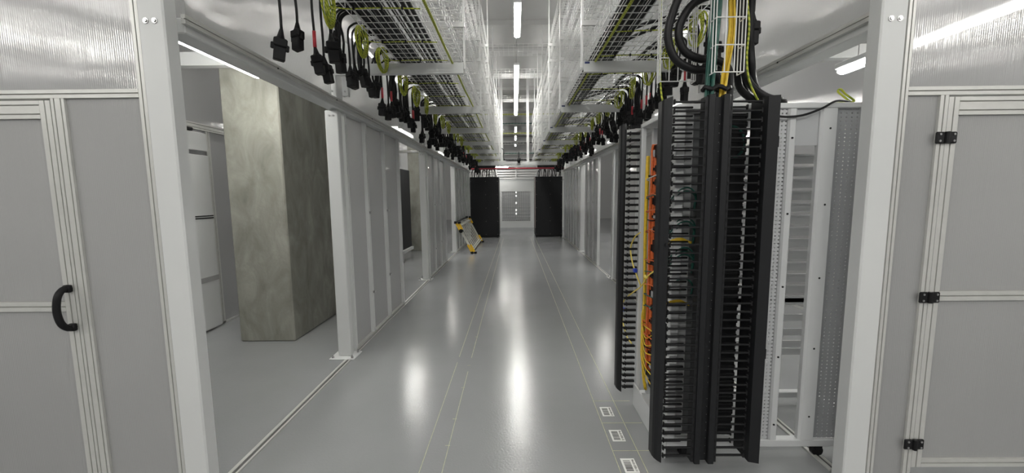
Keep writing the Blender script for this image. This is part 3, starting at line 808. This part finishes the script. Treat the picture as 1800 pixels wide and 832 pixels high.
for X, sg, nm, ya, yb, seed in ((TL0-.15, -1, 'left', 2.30, 14.2, 5), (TR1+.15, 1, 'right', 3.0, 14.2, 9)):
    rn = random.Random(seed)
    kinds = ['single','twin','loop','low','red']
    protos = {q: lead_proto(q, sg) for q in kinds}; used = set()
    arms = [0]+ARMY+[14.4]
    cnt = {}
    y = ya
    while y < yb:
        kd = rn.choice(['single','twin','loop','loop','low','red','single','twin'])
        b = max(i for i in range(len(arms)) if y >= arms[i]-1e-6 or i == 0)
        cnt[b] = cnt.get(b, 0)+1
        where = ('before the first cross bracket' if b == 0 else 'past cross bracket %s' % ['','one','two','three','four','five','six'][b])
        desc = {'single':'black lead with one plug','twin':'twin black leads with two plugs','loop':'looped black lead with large plug','low':'long black lead with low plug','red':'black lead with red sleeve and plug'}[kd]
        lab = '%s, %s tray, %s %s' % (desc, nm, ORD[cnt[b]-1], where)
        loc = (X+sg*rn.uniform(0,.03), y, ZB+.085+rn.uniform(-.05,.0)); rz = rn.uniform(-.7,.7)
        g = 'power leads hanging along the %s tray' % nm
        if kd not in used:
            used.add(kd); o = protos[kd]; o.location = loc; o.rotation_euler = (0,0,0); o['label'] = lab
        else: o = dup(protos[kd], loc, 0, lab)
        o['group'] = g
        for ch in o.children:
            if ch.name.startswith('plug'): ch.rotation_euler = (rn.uniform(-.15,.15), rn.uniform(-.15,.15), rz)
        y += (rn.uniform(.14,.18) if kd in ('twin','loop') else rn.uniform(.09,.13)) if y > 2.5 else .18
        for a_ in ARMY:
            if a_-.075 < y < a_+.12: y = a_+.13
    for q in kinds:
        if q not in used:
            for ch in list(protos[q].children): bpy.data.objects.remove(ch)
            bpy.data.objects.remove(protos[q])

# ============================================================ the rack on the right
RX0, RX1, RY0, RY1, RZ0, RZ1 = .90, 2.25, 2.22, 2.84, .12, 2.06
t = thing('server_rack', 'white open-sided server rack on castors standing in the right opening', 'rack', (0,0,0))
for x in (RX0, RX1-.05):
    for y, d in ((RY0, .05), (RY1-.03, .03)): MB().cham(x, x+d, y, y+d, RZ0+.001, RZ1-.001, .004).build('corner_post', RACKW, t)
m = MB(); m.cham(RX0, RX1, RY0, RY1, RZ1, RZ1+.03, .004); m.build('top_panel', RACKW, t)
m = MB(); m.cham(RX0, RX1, RY0, RY0+.05, RZ0-.045, RZ0, .004); m.cham(RX0, RX1, RY1-.05, RY1, RZ0-.045, RZ0, .004); m.cham(RX1-.05, RX1, RY0+.051, RY1-.051, RZ0-.045, RZ0, .004); m.build('base_frame', RACKW, t)
m = MB(); m.box(RX0-.012, RX0-.0005, RY0, RY1, .004, .175); m.build('front_kick_plate', RACKW, t)
m = MB(); m.box(RX0+.01, RX0+.30, RY0+.06, RY1-.06, RZ0-.02, RZ0-.002); m.build('bottom_tray', RACKW, t)
for x in (RX0+.12, 1.83):
    for y in (RY0+.035, RY1-.07):
        m = MB(); m.tube([(x, y-.014, .034),(x, y+.014, .034)], .033, 16); m.box(x-.02, x+.02, y-.022, y-.016, .03, .074); m.box(x-.02,x+.02,y+.016,y+.022,.03,.074); m.build('castor', BLACK, t)
# side uprights facing the camera
yS = RY0+.012
m = MB(); m.box(1.425, 1.512, yS, yS+.003, RZ0+.002, RZ1-.002); m.build('perforated_upright', PERFS, t)
m = MB(); m.prism([(1.513,yS-.004),(1.522,yS-.014),(1.552,yS-.014),(1.562,yS-.004),(1.562,yS+.02),(1.513,yS+.02)],'z',RZ0+.002,RZ1-.002); m.build('side_channel', RACKW, t)
m = MB(); m.prism([(1.69,yS-.004),(1.70,yS-.016),(1.775,yS-.016),(1.785,yS-.004),(1.785,yS+.02),(1.69,yS+.02)],'z',RZ0+.002,RZ1-.002); m.build('side_channel', RACKW, t)
m = MB(); m.box(1.786, 2.16, yS+.008, yS+.011, RZ0+.002, RZ1-.002); m.build('perforated_upright', PERFS2, t)
m = MB(); m.box(1.563, 1.689, yS+.004, yS+.016, RZ1-.20, RZ1-.002); m.build('gusset', GREYP, t)
for x, z0 in ((1.537, 1.9), (1.742, 1.95)):
    for i in range(5):
        q = MB(); q.tube([(x, yS-.0141, z0-.42*i),(x, yS-.017, z0-.42*i)], .006, 8); q.build('rivet', BLACKM, t)
# ribbed far side panel seen through the gap
m = MB()
for i in range(13):
    z = RZ1-.26-.085*i
    m.box(RX0+.72, RX1-.06, RY1-.03, RY1-.022, z, z+.055); m.box(RX0+.72, RX1-.06, RY1-.045, RY1-.03, z+.055, z+.066)
for i, z in enumerate((.80,.66,.55,.46,.40)): m.box(RX0+.72, RX1-.06, RY1-.03, RY1-.022, z, z+.05)
m.build('ribbed_side_panel', RACKW, t)
# mounting rails with equipment at the front
for y in (RY0+.052, RY1-.082):
    m = MB()
    for z in range(44): pass
    m.box(RX0+.06, RX0+.075, y, y+.03, RZ0+.01, RZ1-.01); m.box(RX0+.075, RX0+.115, y, y+.004, RZ0+.01, RZ1-.01); m.build('mounting_rail', RACKW, t)
m = MB(); m.box(.985, 1.10, RY0+.061, RY0+.066, RZ0+.01, RZ1-.01); m.build('side_plate', mat('dark_grey_plate', (.16,.165,.17), .5), t)
rn = random.Random(2)
m = MB(); m.box(1.16,1.175,RY0+.03,RY0+.06,RZ0+.01,RZ1-.01); m.box(1.36,1.375,RY0+.03,RY0+.06,RZ0+.01,RZ1-.01); m.build('mounting_rail', RACKW, t)
# patch panels, each a unit of its own
zz = .24; i = 0
while zz < 1.95:
    hgt = .044 if i % 3 else .088
    o = thing('equipment_unit', 'black patch panel in the white rack, %s from the bottom' % ORD[i], 'patch panel', (RX0+.045, RY0+.085, zz), 0, 'patch panels in the rack')
    MB().cham(0, .013, 0, .44, 0, hgt-.002, .002).build('face_plate', BLACKM, o)
    MB().cham(.0131, .24, .02, .42, .004, hgt-.006, .003).build('chassis', BLACKM, o)
    for q in range(6): MB().box(-.008, -.0001, .03+.068*q, .03+.068*q+.05, .008, hgt*.6).build('port_block', GREYP if (q+i) % 5 == 0 else BLACK, o)
    zz += hgt + .048; i += 1

# ---------- vertical cable managers
def manager(name, yn, yf, both, label, xs, z0=.10, z1=2.09):
    """xs: front cover x0,x1, spine x0,x1, rear plate x0,x1"""
    t = thing(name, label, 'cable manager', (0,0,0))
    fx0, fx1, sx0, sx1, bx0, bx1 = xs
    ym = (yn+yf)/2
    # curved front cover seen edge on, ends cut at a slant
    pr = [(fx0, yn+.004), (fx0+.006, yn-.012), (fx0+.022, yn-.018), (fx1, yn-.010), (fx1, yn-.004), (fx0+.024, yn-.012), (fx0+.012, yn-.006), (fx0+.008, yn+.004), (fx0+.008, yn+.055), (fx0, yn+.055)]
    m = MB(); m.prism(pr, 'z', z0, z1)
    for i_, v in enumerate(m.v):
        x, y, z = v
        if z < z0+.01: m.v[i_] = (x, y, z + max(0, (fx1-x))*.75)
        else: m.v[i_] = (x, y, z - max(0, fx1-x)*.35)
    m.build('front_cover', BLACKM, t)
    m = MB(); m.tube([(fx1-.012, yn-.016, z0+.62*(z1-z0)),(fx1-.012, yn-.026, z0+.62*(z1-z0))], .008, 8); m.build('cover_latch', BLACK, t)
    if both:
        W = sx1-sx0
        # spine: two perforated channels with a recess between
        for a, b in ((sx0+.016, sx0+.048), (sx1-.048, sx1-.016)):
            m = MB(); m.cham(a, b, yn-.012, yn+.05, z0-.01, z1+.01, .003); m.build('spine_channel', BLACKM, t)
        n = int((z1-z0)/.0475)
        for a, b, c in ((sx0, sx0+.0155, sx0+.004), (sx1-.0155, sx1, sx1-.010)):
            m = MB(); m.box(a, b, yn-.002, yn+.05, z0, z1); m.mi = 1
            for i in range(n): z = z0+.03+i*.0475; m.box(c, c+.006, yn-.0035, yn-.0021, z-.008, z+.008)
            m.build('spine_flange', [BLACKM, VOID], t)
        m = MB(); m.box(sx0+.0485, sx1-.0485, yn+.014, yn+.05, z0, z1); m.build('spine_web', BLACKM, t)
        m = MB()
        for i in range(n):
            z = z0+.04+i*.0475*.98
            if i % 9 == 8: continue
            for x in ((sx0+sx1)/2-.014, (sx0+sx1)/2+.014):
                m.tube([(x, yn+.0139, z),(x, yn+.0125, z)], .0022, 6)
        m.build('web_rivet', STEEL, t)
        m = MB(); m.prism([(bx0, yn-.004),(bx1, yn-.020),(bx1, yn-.012),(bx1-.006, yn+.004),(bx1-.006, yf),(bx0+.01, yf),(bx0, yf)], 'z', z0, z1)
        m.build('rear_cover', BLACKM, t)
        m = MB(); m.cham(bx1-.004, bx1+.012, yn-.012, yn+.01, z1-.26, z1-.20, .004); m.cham(bx1-.004, bx1+.012, yn-.012, yn+.01, z0+.60, z0+.66, .004); m.build('cover_hinge', BLACK, t)
    # near row of fingers
    n = 43
    def finger(m, xa, xb, y, z, tip):
        m.cham(min(xa,xb), max(xa,xb), y-.007, y+.007, z-.0045, z+.0045, .002)
        m.cham(tip-.004, tip+.004, y-.009, y+.009, z-.014, z+.014, .003)
    for i in range(n):
        z = z0+.035+i*(z1-z0-.06)/(n-1)
        if both:
            m = MB(); finger(m, fx1+.010, sx0-.0005, yn+.006, z, fx1+.014); m.build('cable_finger', BLACK, t)
            m = MB(); finger(m, sx1+.0005, bx0-.022, yn+.006, z, bx0-.026); m.build('cable_finger', BLACK, t)
        else:
            m = MB(); m.cham(fx1+.008, sx0, yn-.004, yn+.02, z-.008, z+.008, .002); m.cham(fx1+.026, fx1+.034, yn-.006, yn+.022, z-.015, z+.015, .003); m.build('cable_finger', BLACK, t)
    m = MB()
    for i in range(n):
        z = z0+.035+i*(z1-z0-.06)/(n-1)
        if both:
            finger(m, fx1+.010, sx0-.0005, yf-.008, z, fx1+.014); finger(m, sx1+.0005, bx0-.022, yf-.008, z, bx0-.026)
    if both: o = m.build('far_finger_row', BLACK, t); o['kind'] = 'stuff'
    # thin bars linking finger tips
    if both:
        m = MB(); m.box(fx1+.010, fx1+.016, yf-.004, yf-.001, z0, z1); m.build('tip_strap', BLACK, t)
    return t
manager('cable_manager', 2.06, 2.205, True, 'tall black double-sided cable manager with fingers, near side of the white rack', (.757, .807, .975, 1.115, 1.295, 1.345))
manager('cable_manager', 2.855, 2.99, False, 'tall black cable manager on the far side of the white rack', (.762, .80, .899, 0, 0, 0), .10, 2.10)
o = thing('dark_backing_plate', 'black upright plate between the cable fingers and the rack interior', 'plate', (0,0,0))
MB().box(1.03, 1.13, 2.2065, 2.2185, .12, 2.05).build('plate', BLACKM, o); MB().box(1.355, 1.415, 2.2065, 2.2185, .12, 2.05).build('plate', BLACKM, o)
MB().box(1.20, 1.33, 2.30, 2.31, .12, 2.05).build('baffle', BLACKM, o)

# ---------- cords in the rack front
def strand_bundle(name, label, cat, path, m_, nst, spread, r, seed=1, part='strand', n=5):
    t = thing(name, label, cat, (0,0,0)); rn = random.Random(seed)
    for i in range(nst):
        a = rn.uniform(0, 2*PI); rr = spread*math.sqrt(rn.random())
        ox, oy = rr*math.cos(a), rr*math.sin(a)
        pts = [Vector(p)+Vector((ox+rn.uniform(-.003,.003), oy+rn.uniform(-.003,.003), 0)) for p in path]
        mm = m_ if not isinstance(m_, (list,tuple)) else m_[i % len(m_)]
        b = MB(); b.tube(spline(pts, 4), r, n); b.build(part, mm, t, smooth=True)
    return t
ob = strand_bundle('orange_cord_bundle', 'thick bundle of orange patch cords running down the front of the white rack', 'cables',
    [(.95,2.69,1.93),(.945,2.70,1.88),(.94,2.685,1.78),(.94,2.69,1.4),(.942,2.695,1.0),(.94,2.685,.6),(.943,2.69,.35)], ORANGE, 16, .020, .0055, 4)
strand_bundle('yellow_cord_bundle', 'thin bundle of yellow cords beside the orange ones in the white rack', 'cables',
    [(.93,2.765,1.86),(.925,2.76,1.7),(.925,2.765,1.3),(.927,2.76,.9),(.925,2.765,.55),(.93,2.745,.30),(.945,2.73,.18)], YELLOW, 8, .010, .0045, 5)
m = MB()
rn = random.Random(8)
for i in range(5):
    z = 1.72-.3*i
    o = MB(); o.tube([(.945+.030*math.cos(a*PI/8), 2.695+.034*math.sin(a*PI/8), z+.003*math.sin(a)) for a in range(16)], .004, 5, closed=True)
    o = o.build('cable_strap', BLACK, ob)
for i in range(14):
    z = rn.uniform(.35,1.7); y1 = rn.uniform(2.45,2.66); cm, nmn = rn.choice([(ORANGE,'orange'),(ORANGE,'orange'),(YELLOW,'yellow'),(GREEN,'dark green'),(LABEL,'white')])
    b = MB(); b.tube(spline([(.935,2.73,z),(.905,2.70,z+.01),(.902,y1+.03,z+.03),(.925,y1,z+.02)],5), .004, 5)
    o = b.build('patch_cord', cm, smooth=True); tag(o, '%s patch cord looping into the rack front, %s in the scatter' % (nmn, ORD[i]), 'cable', 'patch cords in the rack front')
# yellow fan-out low down
for i in range(6):
    b = MB(); z = .32+.05*i; b.tube(spline([(.935,2.76,z+.25),(.905,2.74,z+.15),(.905,2.66,z+.03),(.92,2.56,z-.02+.02*i)],5), .004, 5)
    o = b.build('patch_cord', YELLOW, smooth=True); tag(o, 'yellow patch cord fanning out low in the white rack, %s from the bottom' % ORD[i], 'cable', 'yellow fan-out cords')
# loose pale yellow cords in front of the far manager
def cord(name, pts, r, m_, label, n=6, cat='cable', k=6):
    b = MB(); b.tube(spline(pts, k), r, n); o = b.build(name, m_, smooth=True); return tag(o, label, cat)
c1 = cord('loose_cord', [(.88,2.74,1.33),(.86,2.80,1.29),(.85,2.86,1.2),(.85,2.80,1.1),(.86,2.72,1.02),(.88,2.70,.96)], .005, LYEL, 'loose yellow cord drooping in front of the far cable manager, upper loop')
c2 = cord('loose_cord', [(.885,2.44,1.12),(.86,2.50,1.07),(.855,2.58,1.0),(.855,2.66,.95),(.85,2.8,.88),(.845,3.0,.76),(.85,3.04,.62),(.85,2.92,.52),(.855,2.80,.50)], .005, LYEL, 'loose yellow cord hanging across the far cable manager, lower loop')
for o_, pts in ((c1, [(.85,2.74,1.06)]), (c2, [(.847,3.0,.70)])):
    q = MB(); x,y,z = pts[0]; q.cham(x-.012,x+.012,y-.02,y+.02,z-.014,z+.014,.004); q.build('blue_tag', BLUE, o_)
q = MB(); q.cham(.846,.864,2.50,2.545,1.05,1.07,.004); q.build('connector', LYEL, c2)
for i, (z, w_) in enumerate(((1.335,.19),(.975,.19))):
    for k in range(3):
        cord('jumper_cord', [(.865,2.23,z-.03+.004*k),(.91,2.222,z-.004+.006*k),(.96,2.222,z+.004*k),(1.01,2.23,z-.012-.006*k)], .004, YELLOW, 'yellow cord arching behind the near cable fingers, %s group, strand %s' % (['upper','lower'][i], ORD[k]))
rn = random.Random(21)
for k in range(9):
    z = [1.62,1.6,1.45,1.43,1.41,1.28,1.26,1.24,1.1][k]
    cord('green_jumper', [(.88,2.235,z-.06),(.93,2.222,z),(.985,2.222,z+.01),(1.025,2.23,z-.03),(1.02,2.24,z-.10)], .005, GREEN, 'dark green cord arching behind the near fingers, %s from the top' % ORD[k])
# green coil behind upper right fingers
b = MB()
pts = [(1.21+.075*math.cos(i*PI/10)+.004*math.sin(i), 2.235+.0015*math.sin(i*.5), 1.88+.09*math.sin(i*PI/10)) for i in range(80)]
b.tube(pts, .005, 5); o = b.build('green_cable_coil', GREEN, smooth=True); tag(o, 'coil of dark green cable behind the top right cable fingers', 'cable')
# small black and white plugs in the manager left gap
for k in range(26):
    z = .30+k*.064
    q = MB(); y = 2.235; q.cham(.905,.93,y-.012,y+.008,z,z+.016,.003); q.cham(.9301,.955,y-.006,y+.004,z+.003,z+.013,.002)
    o = q.build('cord_plug', LABEL if k % 3 == 0 else BLACK); tag(o, '%s cord plug at the front of the white rack, %s from the bottom' % ('white' if k % 3 == 0 else 'black', ORD[k]), 'plug', 'cord plugs in the rack front')

# ---------- cables dropping from above into the manager
strand_bundle('green_cable_bundle', 'dark green cable bundle dropping into the top of the near cable manager', 'cables',
    [(1.045,2.10,3.6),(1.035,2.095,3.0),(1.03,2.09,2.6),(1.015,2.09,2.3),(1.01,2.09,2.12),(1.01,2.10,2.0)], GREEN, 12, .022, .0075, 6)
strand_bundle('yellow_cable_bundle', 'yellow cable bundle dropping into the top of the near cable manager', 'cables',
    [(1.11,2.10,3.6),(1.105,2.095,3.0),(1.10,2.09,2.6),(1.105,2.085,2.4),(1.085,2.09,2.2),(1.075,2.10,2.0)], YELLOW, 12, .016, .006, 7)
q = MB()
q.tube([(1.045+.068*math.cos(a*PI/9), 2.095+.035*math.sin(a*PI/9), 2.135+.008*math.sin(a*2)) for a in range(18)], .012, 6, closed=True)
o = q.build('strap', BLACK); tag(o, 'black hook and loop strap around the green and yellow bundles', 'strap')
# big black loops
for i, pts in enumerate(([(1.36,2.30,3.0),(1.33,2.26,2.80),(1.22,2.24,2.755),(1.03,2.22,2.725),(.90,2.2,2.66),(.845,2.2,2.54),(.828,2.2,2.43),(.872,2.2,2.32),(.97,2.2,2.265),(1.06,2.21,2.262),(1.13,2.235,2.20),(1.135,2.24,2.05)],
                         [(1.42,2.30,3.0),(1.38,2.25,2.78),(1.15,2.21,2.68),(.97,2.2,2.61),(.90,2.2,2.52),(.885,2.2,2.44),(.92,2.2,2.36),(1.0,2.2,2.32),(1.09,2.21,2.32),(1.18,2.235,2.26),(1.19,2.24,2.05)])):
    cord('feeder_cable', pts, .0215, CABLE, ['thick black feeder cable in a wide hanging loop, outer one','thick black feeder cable in a wide hanging loop, inner one'][i], 10)
for i in range(4):
    dx = (.0,.052,.0,.052)[i]; dy = (0,.0,.048,.048)[i]
    cord('feeder_cable', [(1.285+dx,2.34+dy,3.2),(1.285+dx,2.34+dy,2.8),(1.288+dx,2.33+dy,2.5),(1.285+dx,2.30+dy,2.34),(1.32+dx*1.1,2.28+.047*i,2.215),(1.40+dx,2.27+.047*i,2.14-dx*.5),(1.50+dx,2.27+.047*i,2.112)], .020, CABLE,
         'thick black feeder cable sweeping onto the rack top, %s from the left' % ORD[i], 10)
cord('earth_wire', [(1.24,2.225,3.2),(1.25,2.225,2.7),(1.272,2.225,2.5),(1.268,2.225,2.34),(1.285,2.225,2.22),(1.33,2.23,2.13),(1.36,2.24,2.10)], .006, EARTH, 'green and yellow wire following the thick black cables onto the rack')
cord('rack_earth_lead', [(1.38,2.215,2.03),(1.48,2.205,2.012),(1.58,2.205,2.02),(1.68,2.205,2.055),(1.76,2.215,2.095),(1.86,2.25,2.10)], .006, CABLE, 'thin dark green lead crossing the upper side of the white rack')
cord('earth_loop', [(1.78,2.3,2.098),(1.87,2.3,2.105),(1.93,2.3,2.112),(1.88,2.3,2.15),(1.85,2.3,2.178),(1.835,2.3,2.165),(1.88,2.3,2.13),(1.92,2.3,2.10)], .006, EARTH, 'small loop of earth wire standing on top of the white rack')
# vertical wire drop baskets
def drop_basket(x0, x1, y, dep, z0, z1, label, nx=3):
    m = MB(); r = .0032
    for i in range(nx+1): x = x0+(x1-x0)*i/nx; m.tube([(x,y,z0),(x,y,z1)], r, 5)
    for x in (x0, x1): m.tube([(x,y+dep,z0),(x,y+dep,z1)], r, 5); m.tube([(x,y+dep*.5,z0),(x,y+dep*.5,z1)], r, 5)
    z = z0
    while z < z1:
        m.tube([(x0,y+dep,z),(x0,y,z),(x1,y,z),(x1,y+dep,z)], r, 5); z += .13
    o = m.build('wire_drop', WHITE2); return tag(o, label, 'cable tray')
drop_basket(1.0, 1.145, 2.03, .06, 2.20, 3.4, 'upright white wire basket around the green and yellow cable bundles')
drop_basket(.84, 1.04, 2.33, .05, 2.24, 2.9, 'short upright white wire basket behind the big black cable loops', 4)
cord('earth_wire', [(.85,2.36,2.83),(.847,2.36,2.6),(.85,2.36,2.3),(.87,2.35,2.12),(.93,2.34,2.092)], .0055, EARTH, 'green and yellow wire dropping straight to the rack top beside black loops')
cord('earth_wire', [(1.17,2.36,2.83),(1.173,2.36,2.5),(1.17,2.35,2.2),(1.18,2.35,2.1)], .0045, WHITE2, 'thin white wire dropping behind the wire basket to the rack top')
for i, (x, y, z) in enumerate(((1.36,2.35,2.62),(1.33,2.7,2.52))):
    t = thing('hanging_connector', ['large black connector hanging beside the wire drop','black connector hanging behind the big cable loops'][i], 'connector', (x,y,z))
    m = MB(); m.tube([(0,0,.6 if i == 0 else .42),(0,0,0)], .012, 8); m.build('cord', CABLE, t, smooth=True)
    m = MB(); plug(m, 1.2); m.build('plug', BLACK, t)

# ============================================================ folded ladder against the left wall
t = thing('folded_ladder', 'folded aluminium ladder with yellow corners leaning on the left wall', 'ladder', (-1.17, 10.72, 0))
def LP(y, s): # s=0 foot, 1 top
    return Vector((-.43*s, y, .035+.83*s))
Ld = 2.6
b = MB()
for s in (.10, .90):
    for dx in (0, .07):
        a, c = LP(0.05, s), LP(Ld, s); a.x += dx; c.x += dx; b.tube([a, c], .020, 4)
b.build('side_rail', ALUR, t)
for i in range(8):
    y = .15+i*(Ld-.3)/7
    b = MB(); b.tube([LP(y,.02), LP(y,.98)], .015, 6); b.build('rung', ALUR, t)
for y in (.0, Ld):
    b = MB(); b.tube([LP(y,.10), LP(y,.90)], .035, 4); b.build('end_rail', ALUR, t)
    for s0, s1 in ((.02,.26),(.76,.98)):
        b = MB(); a, c = LP(y-.01,s0), LP(y-.01,s1)
        for dx in (-.02,.05): 
            b.tube([a+Vector((dx,0,0)), c+Vector((dx,0,0))], .038, 4)
        b.build('corner_piece', LYELLOW, t)['label'] = 'yellow plastic corner piece'
    for s in (-.015, 1.0):
        b = MB(); a = LP(y, s)
        for dx in (-.03,.07): b.cham(a.x+dx-.035, a.x+dx+.035, y-.05, y+.05, max(0,a.z-.035), a.z+.035, .008)
        b.build('rubber_foot', BLACK, t)
b = MB(); b.tube([LP(.05,1.02), LP(Ld,1.02)], .022, 6); b.build('top_strap', BLACK, t)
b = MB(); a = LP(-.04,.72); b.tube([a+Vector((.0,-.02,0)), a+Vector((.0,.04,0))], .055, 12); b.build('hinge', BLACK, t)

# ============================================================ floor marks
m = MB(); zt = .0012
def ln(m, x0, y0, x1, y1, w=.003):
    d = Vector((x1-x0, y1-y0)); n = Vector((-d.y, d.x)).normalized()*w/2
    m.add([(x0-n.x,y0-n.y,0),(x0+n.x,y0+n.y,0),(x1+n.x,y1+n.y,0),(x1-n.x,y1-n.y,0),(x0-n.x,y0-n.y,zt),(x0+n.x,y0+n.y,zt),(x1+n.x,y1+n.y,zt),(x1-n.x,y1-n.y,zt)],
          [(0,1,2,3),(7,6,5,4),(0,4,5,1),(1,5,6,2),(2,6,7,3),(3,7,4,0)])
ln(m, -.57, 1.9, -.565, 3.62); ln(m, -.565, 3.75, -.55, 14.5, .004)
ln(m, -.435, 1.9, -.44, 3.42); ln(m, -.44, 3.72, -.43, 14.5, .004)
for y in (2.36, 2.66, 3.12, 3.55, 4.3): ln(m, -.46, y, -.43, y)
o = m.build('floor_line', CHALK); tag(o, 'pair of thin yellow floor lines left of the aisle middle', 'floor line')
m = MB()
ln(m, .60, 1.9, .585, 14.5, .0035); ln(m, .755, 1.9, .745, 14.5, .0035)
for y in (2.30, 2.60, 2.895): ln(m, .60, y, .88, y)
o = m.build('floor_line', CHALK); tag(o, 'thin yellow floor lines with cross ticks beside the barcode stickers', 'floor line')
# barcode stickers
def sticker(y, code, label):
    t = thing('barcode_sticker', label, 'sticker', (.668, y, 0.0003), 0, 'barcode stickers on the floor')
    MB().box(-.042, .042, -.062, .062, 0, .0008).build('paper', PAPER, t)
    rn = random.Random(sum(map(ord, code))); m = MB(); v = -.048
    while v < .046:
        w = rn.choice([.0015,.003,.0045,.006]); m.box(-.030, .012, v, min(v+w,.048), .0009, .0012); v += w + rn.choice([.002,.003,.004])
    m.build('barcode', INK, t)
    cu = bpy.data.curves.new('txt', 'FONT'); cu.body = code; cu.size = .0185; cu.align_x = 'CENTER'; cu.align_y = 'CENTER'; cu.extrude = .0002; cu.offset = .0004
    to = bpy.data.objects.new('tmp', cu); C.objects.link(to)
    dg = bpy.context.evaluated_depsgraph_get(); me = bpy.data.meshes.new_from_object(to.evaluated_get(dg)); bpy.data.objects.remove(to)
    me.materials.clear(); me.materials.append(INK)
    q = bpy.data.objects.new('printed_code', me); C.objects.link(q); q.parent = t; q.location = (.028, 0, .0012); q.rotation_euler = (0,0,-PI/2)
sticker(2.165, '9A-01-E50-11', 'white barcode sticker on the floor, nearest of the three beside the rack')
sticker(2.455, '9A-01-E50-12', 'white barcode sticker on the floor, middle of the three beside the rack')
sticker(2.745, '9A-01-E50-13', 'white barcode sticker on the floor, farthest of the three beside the rack')
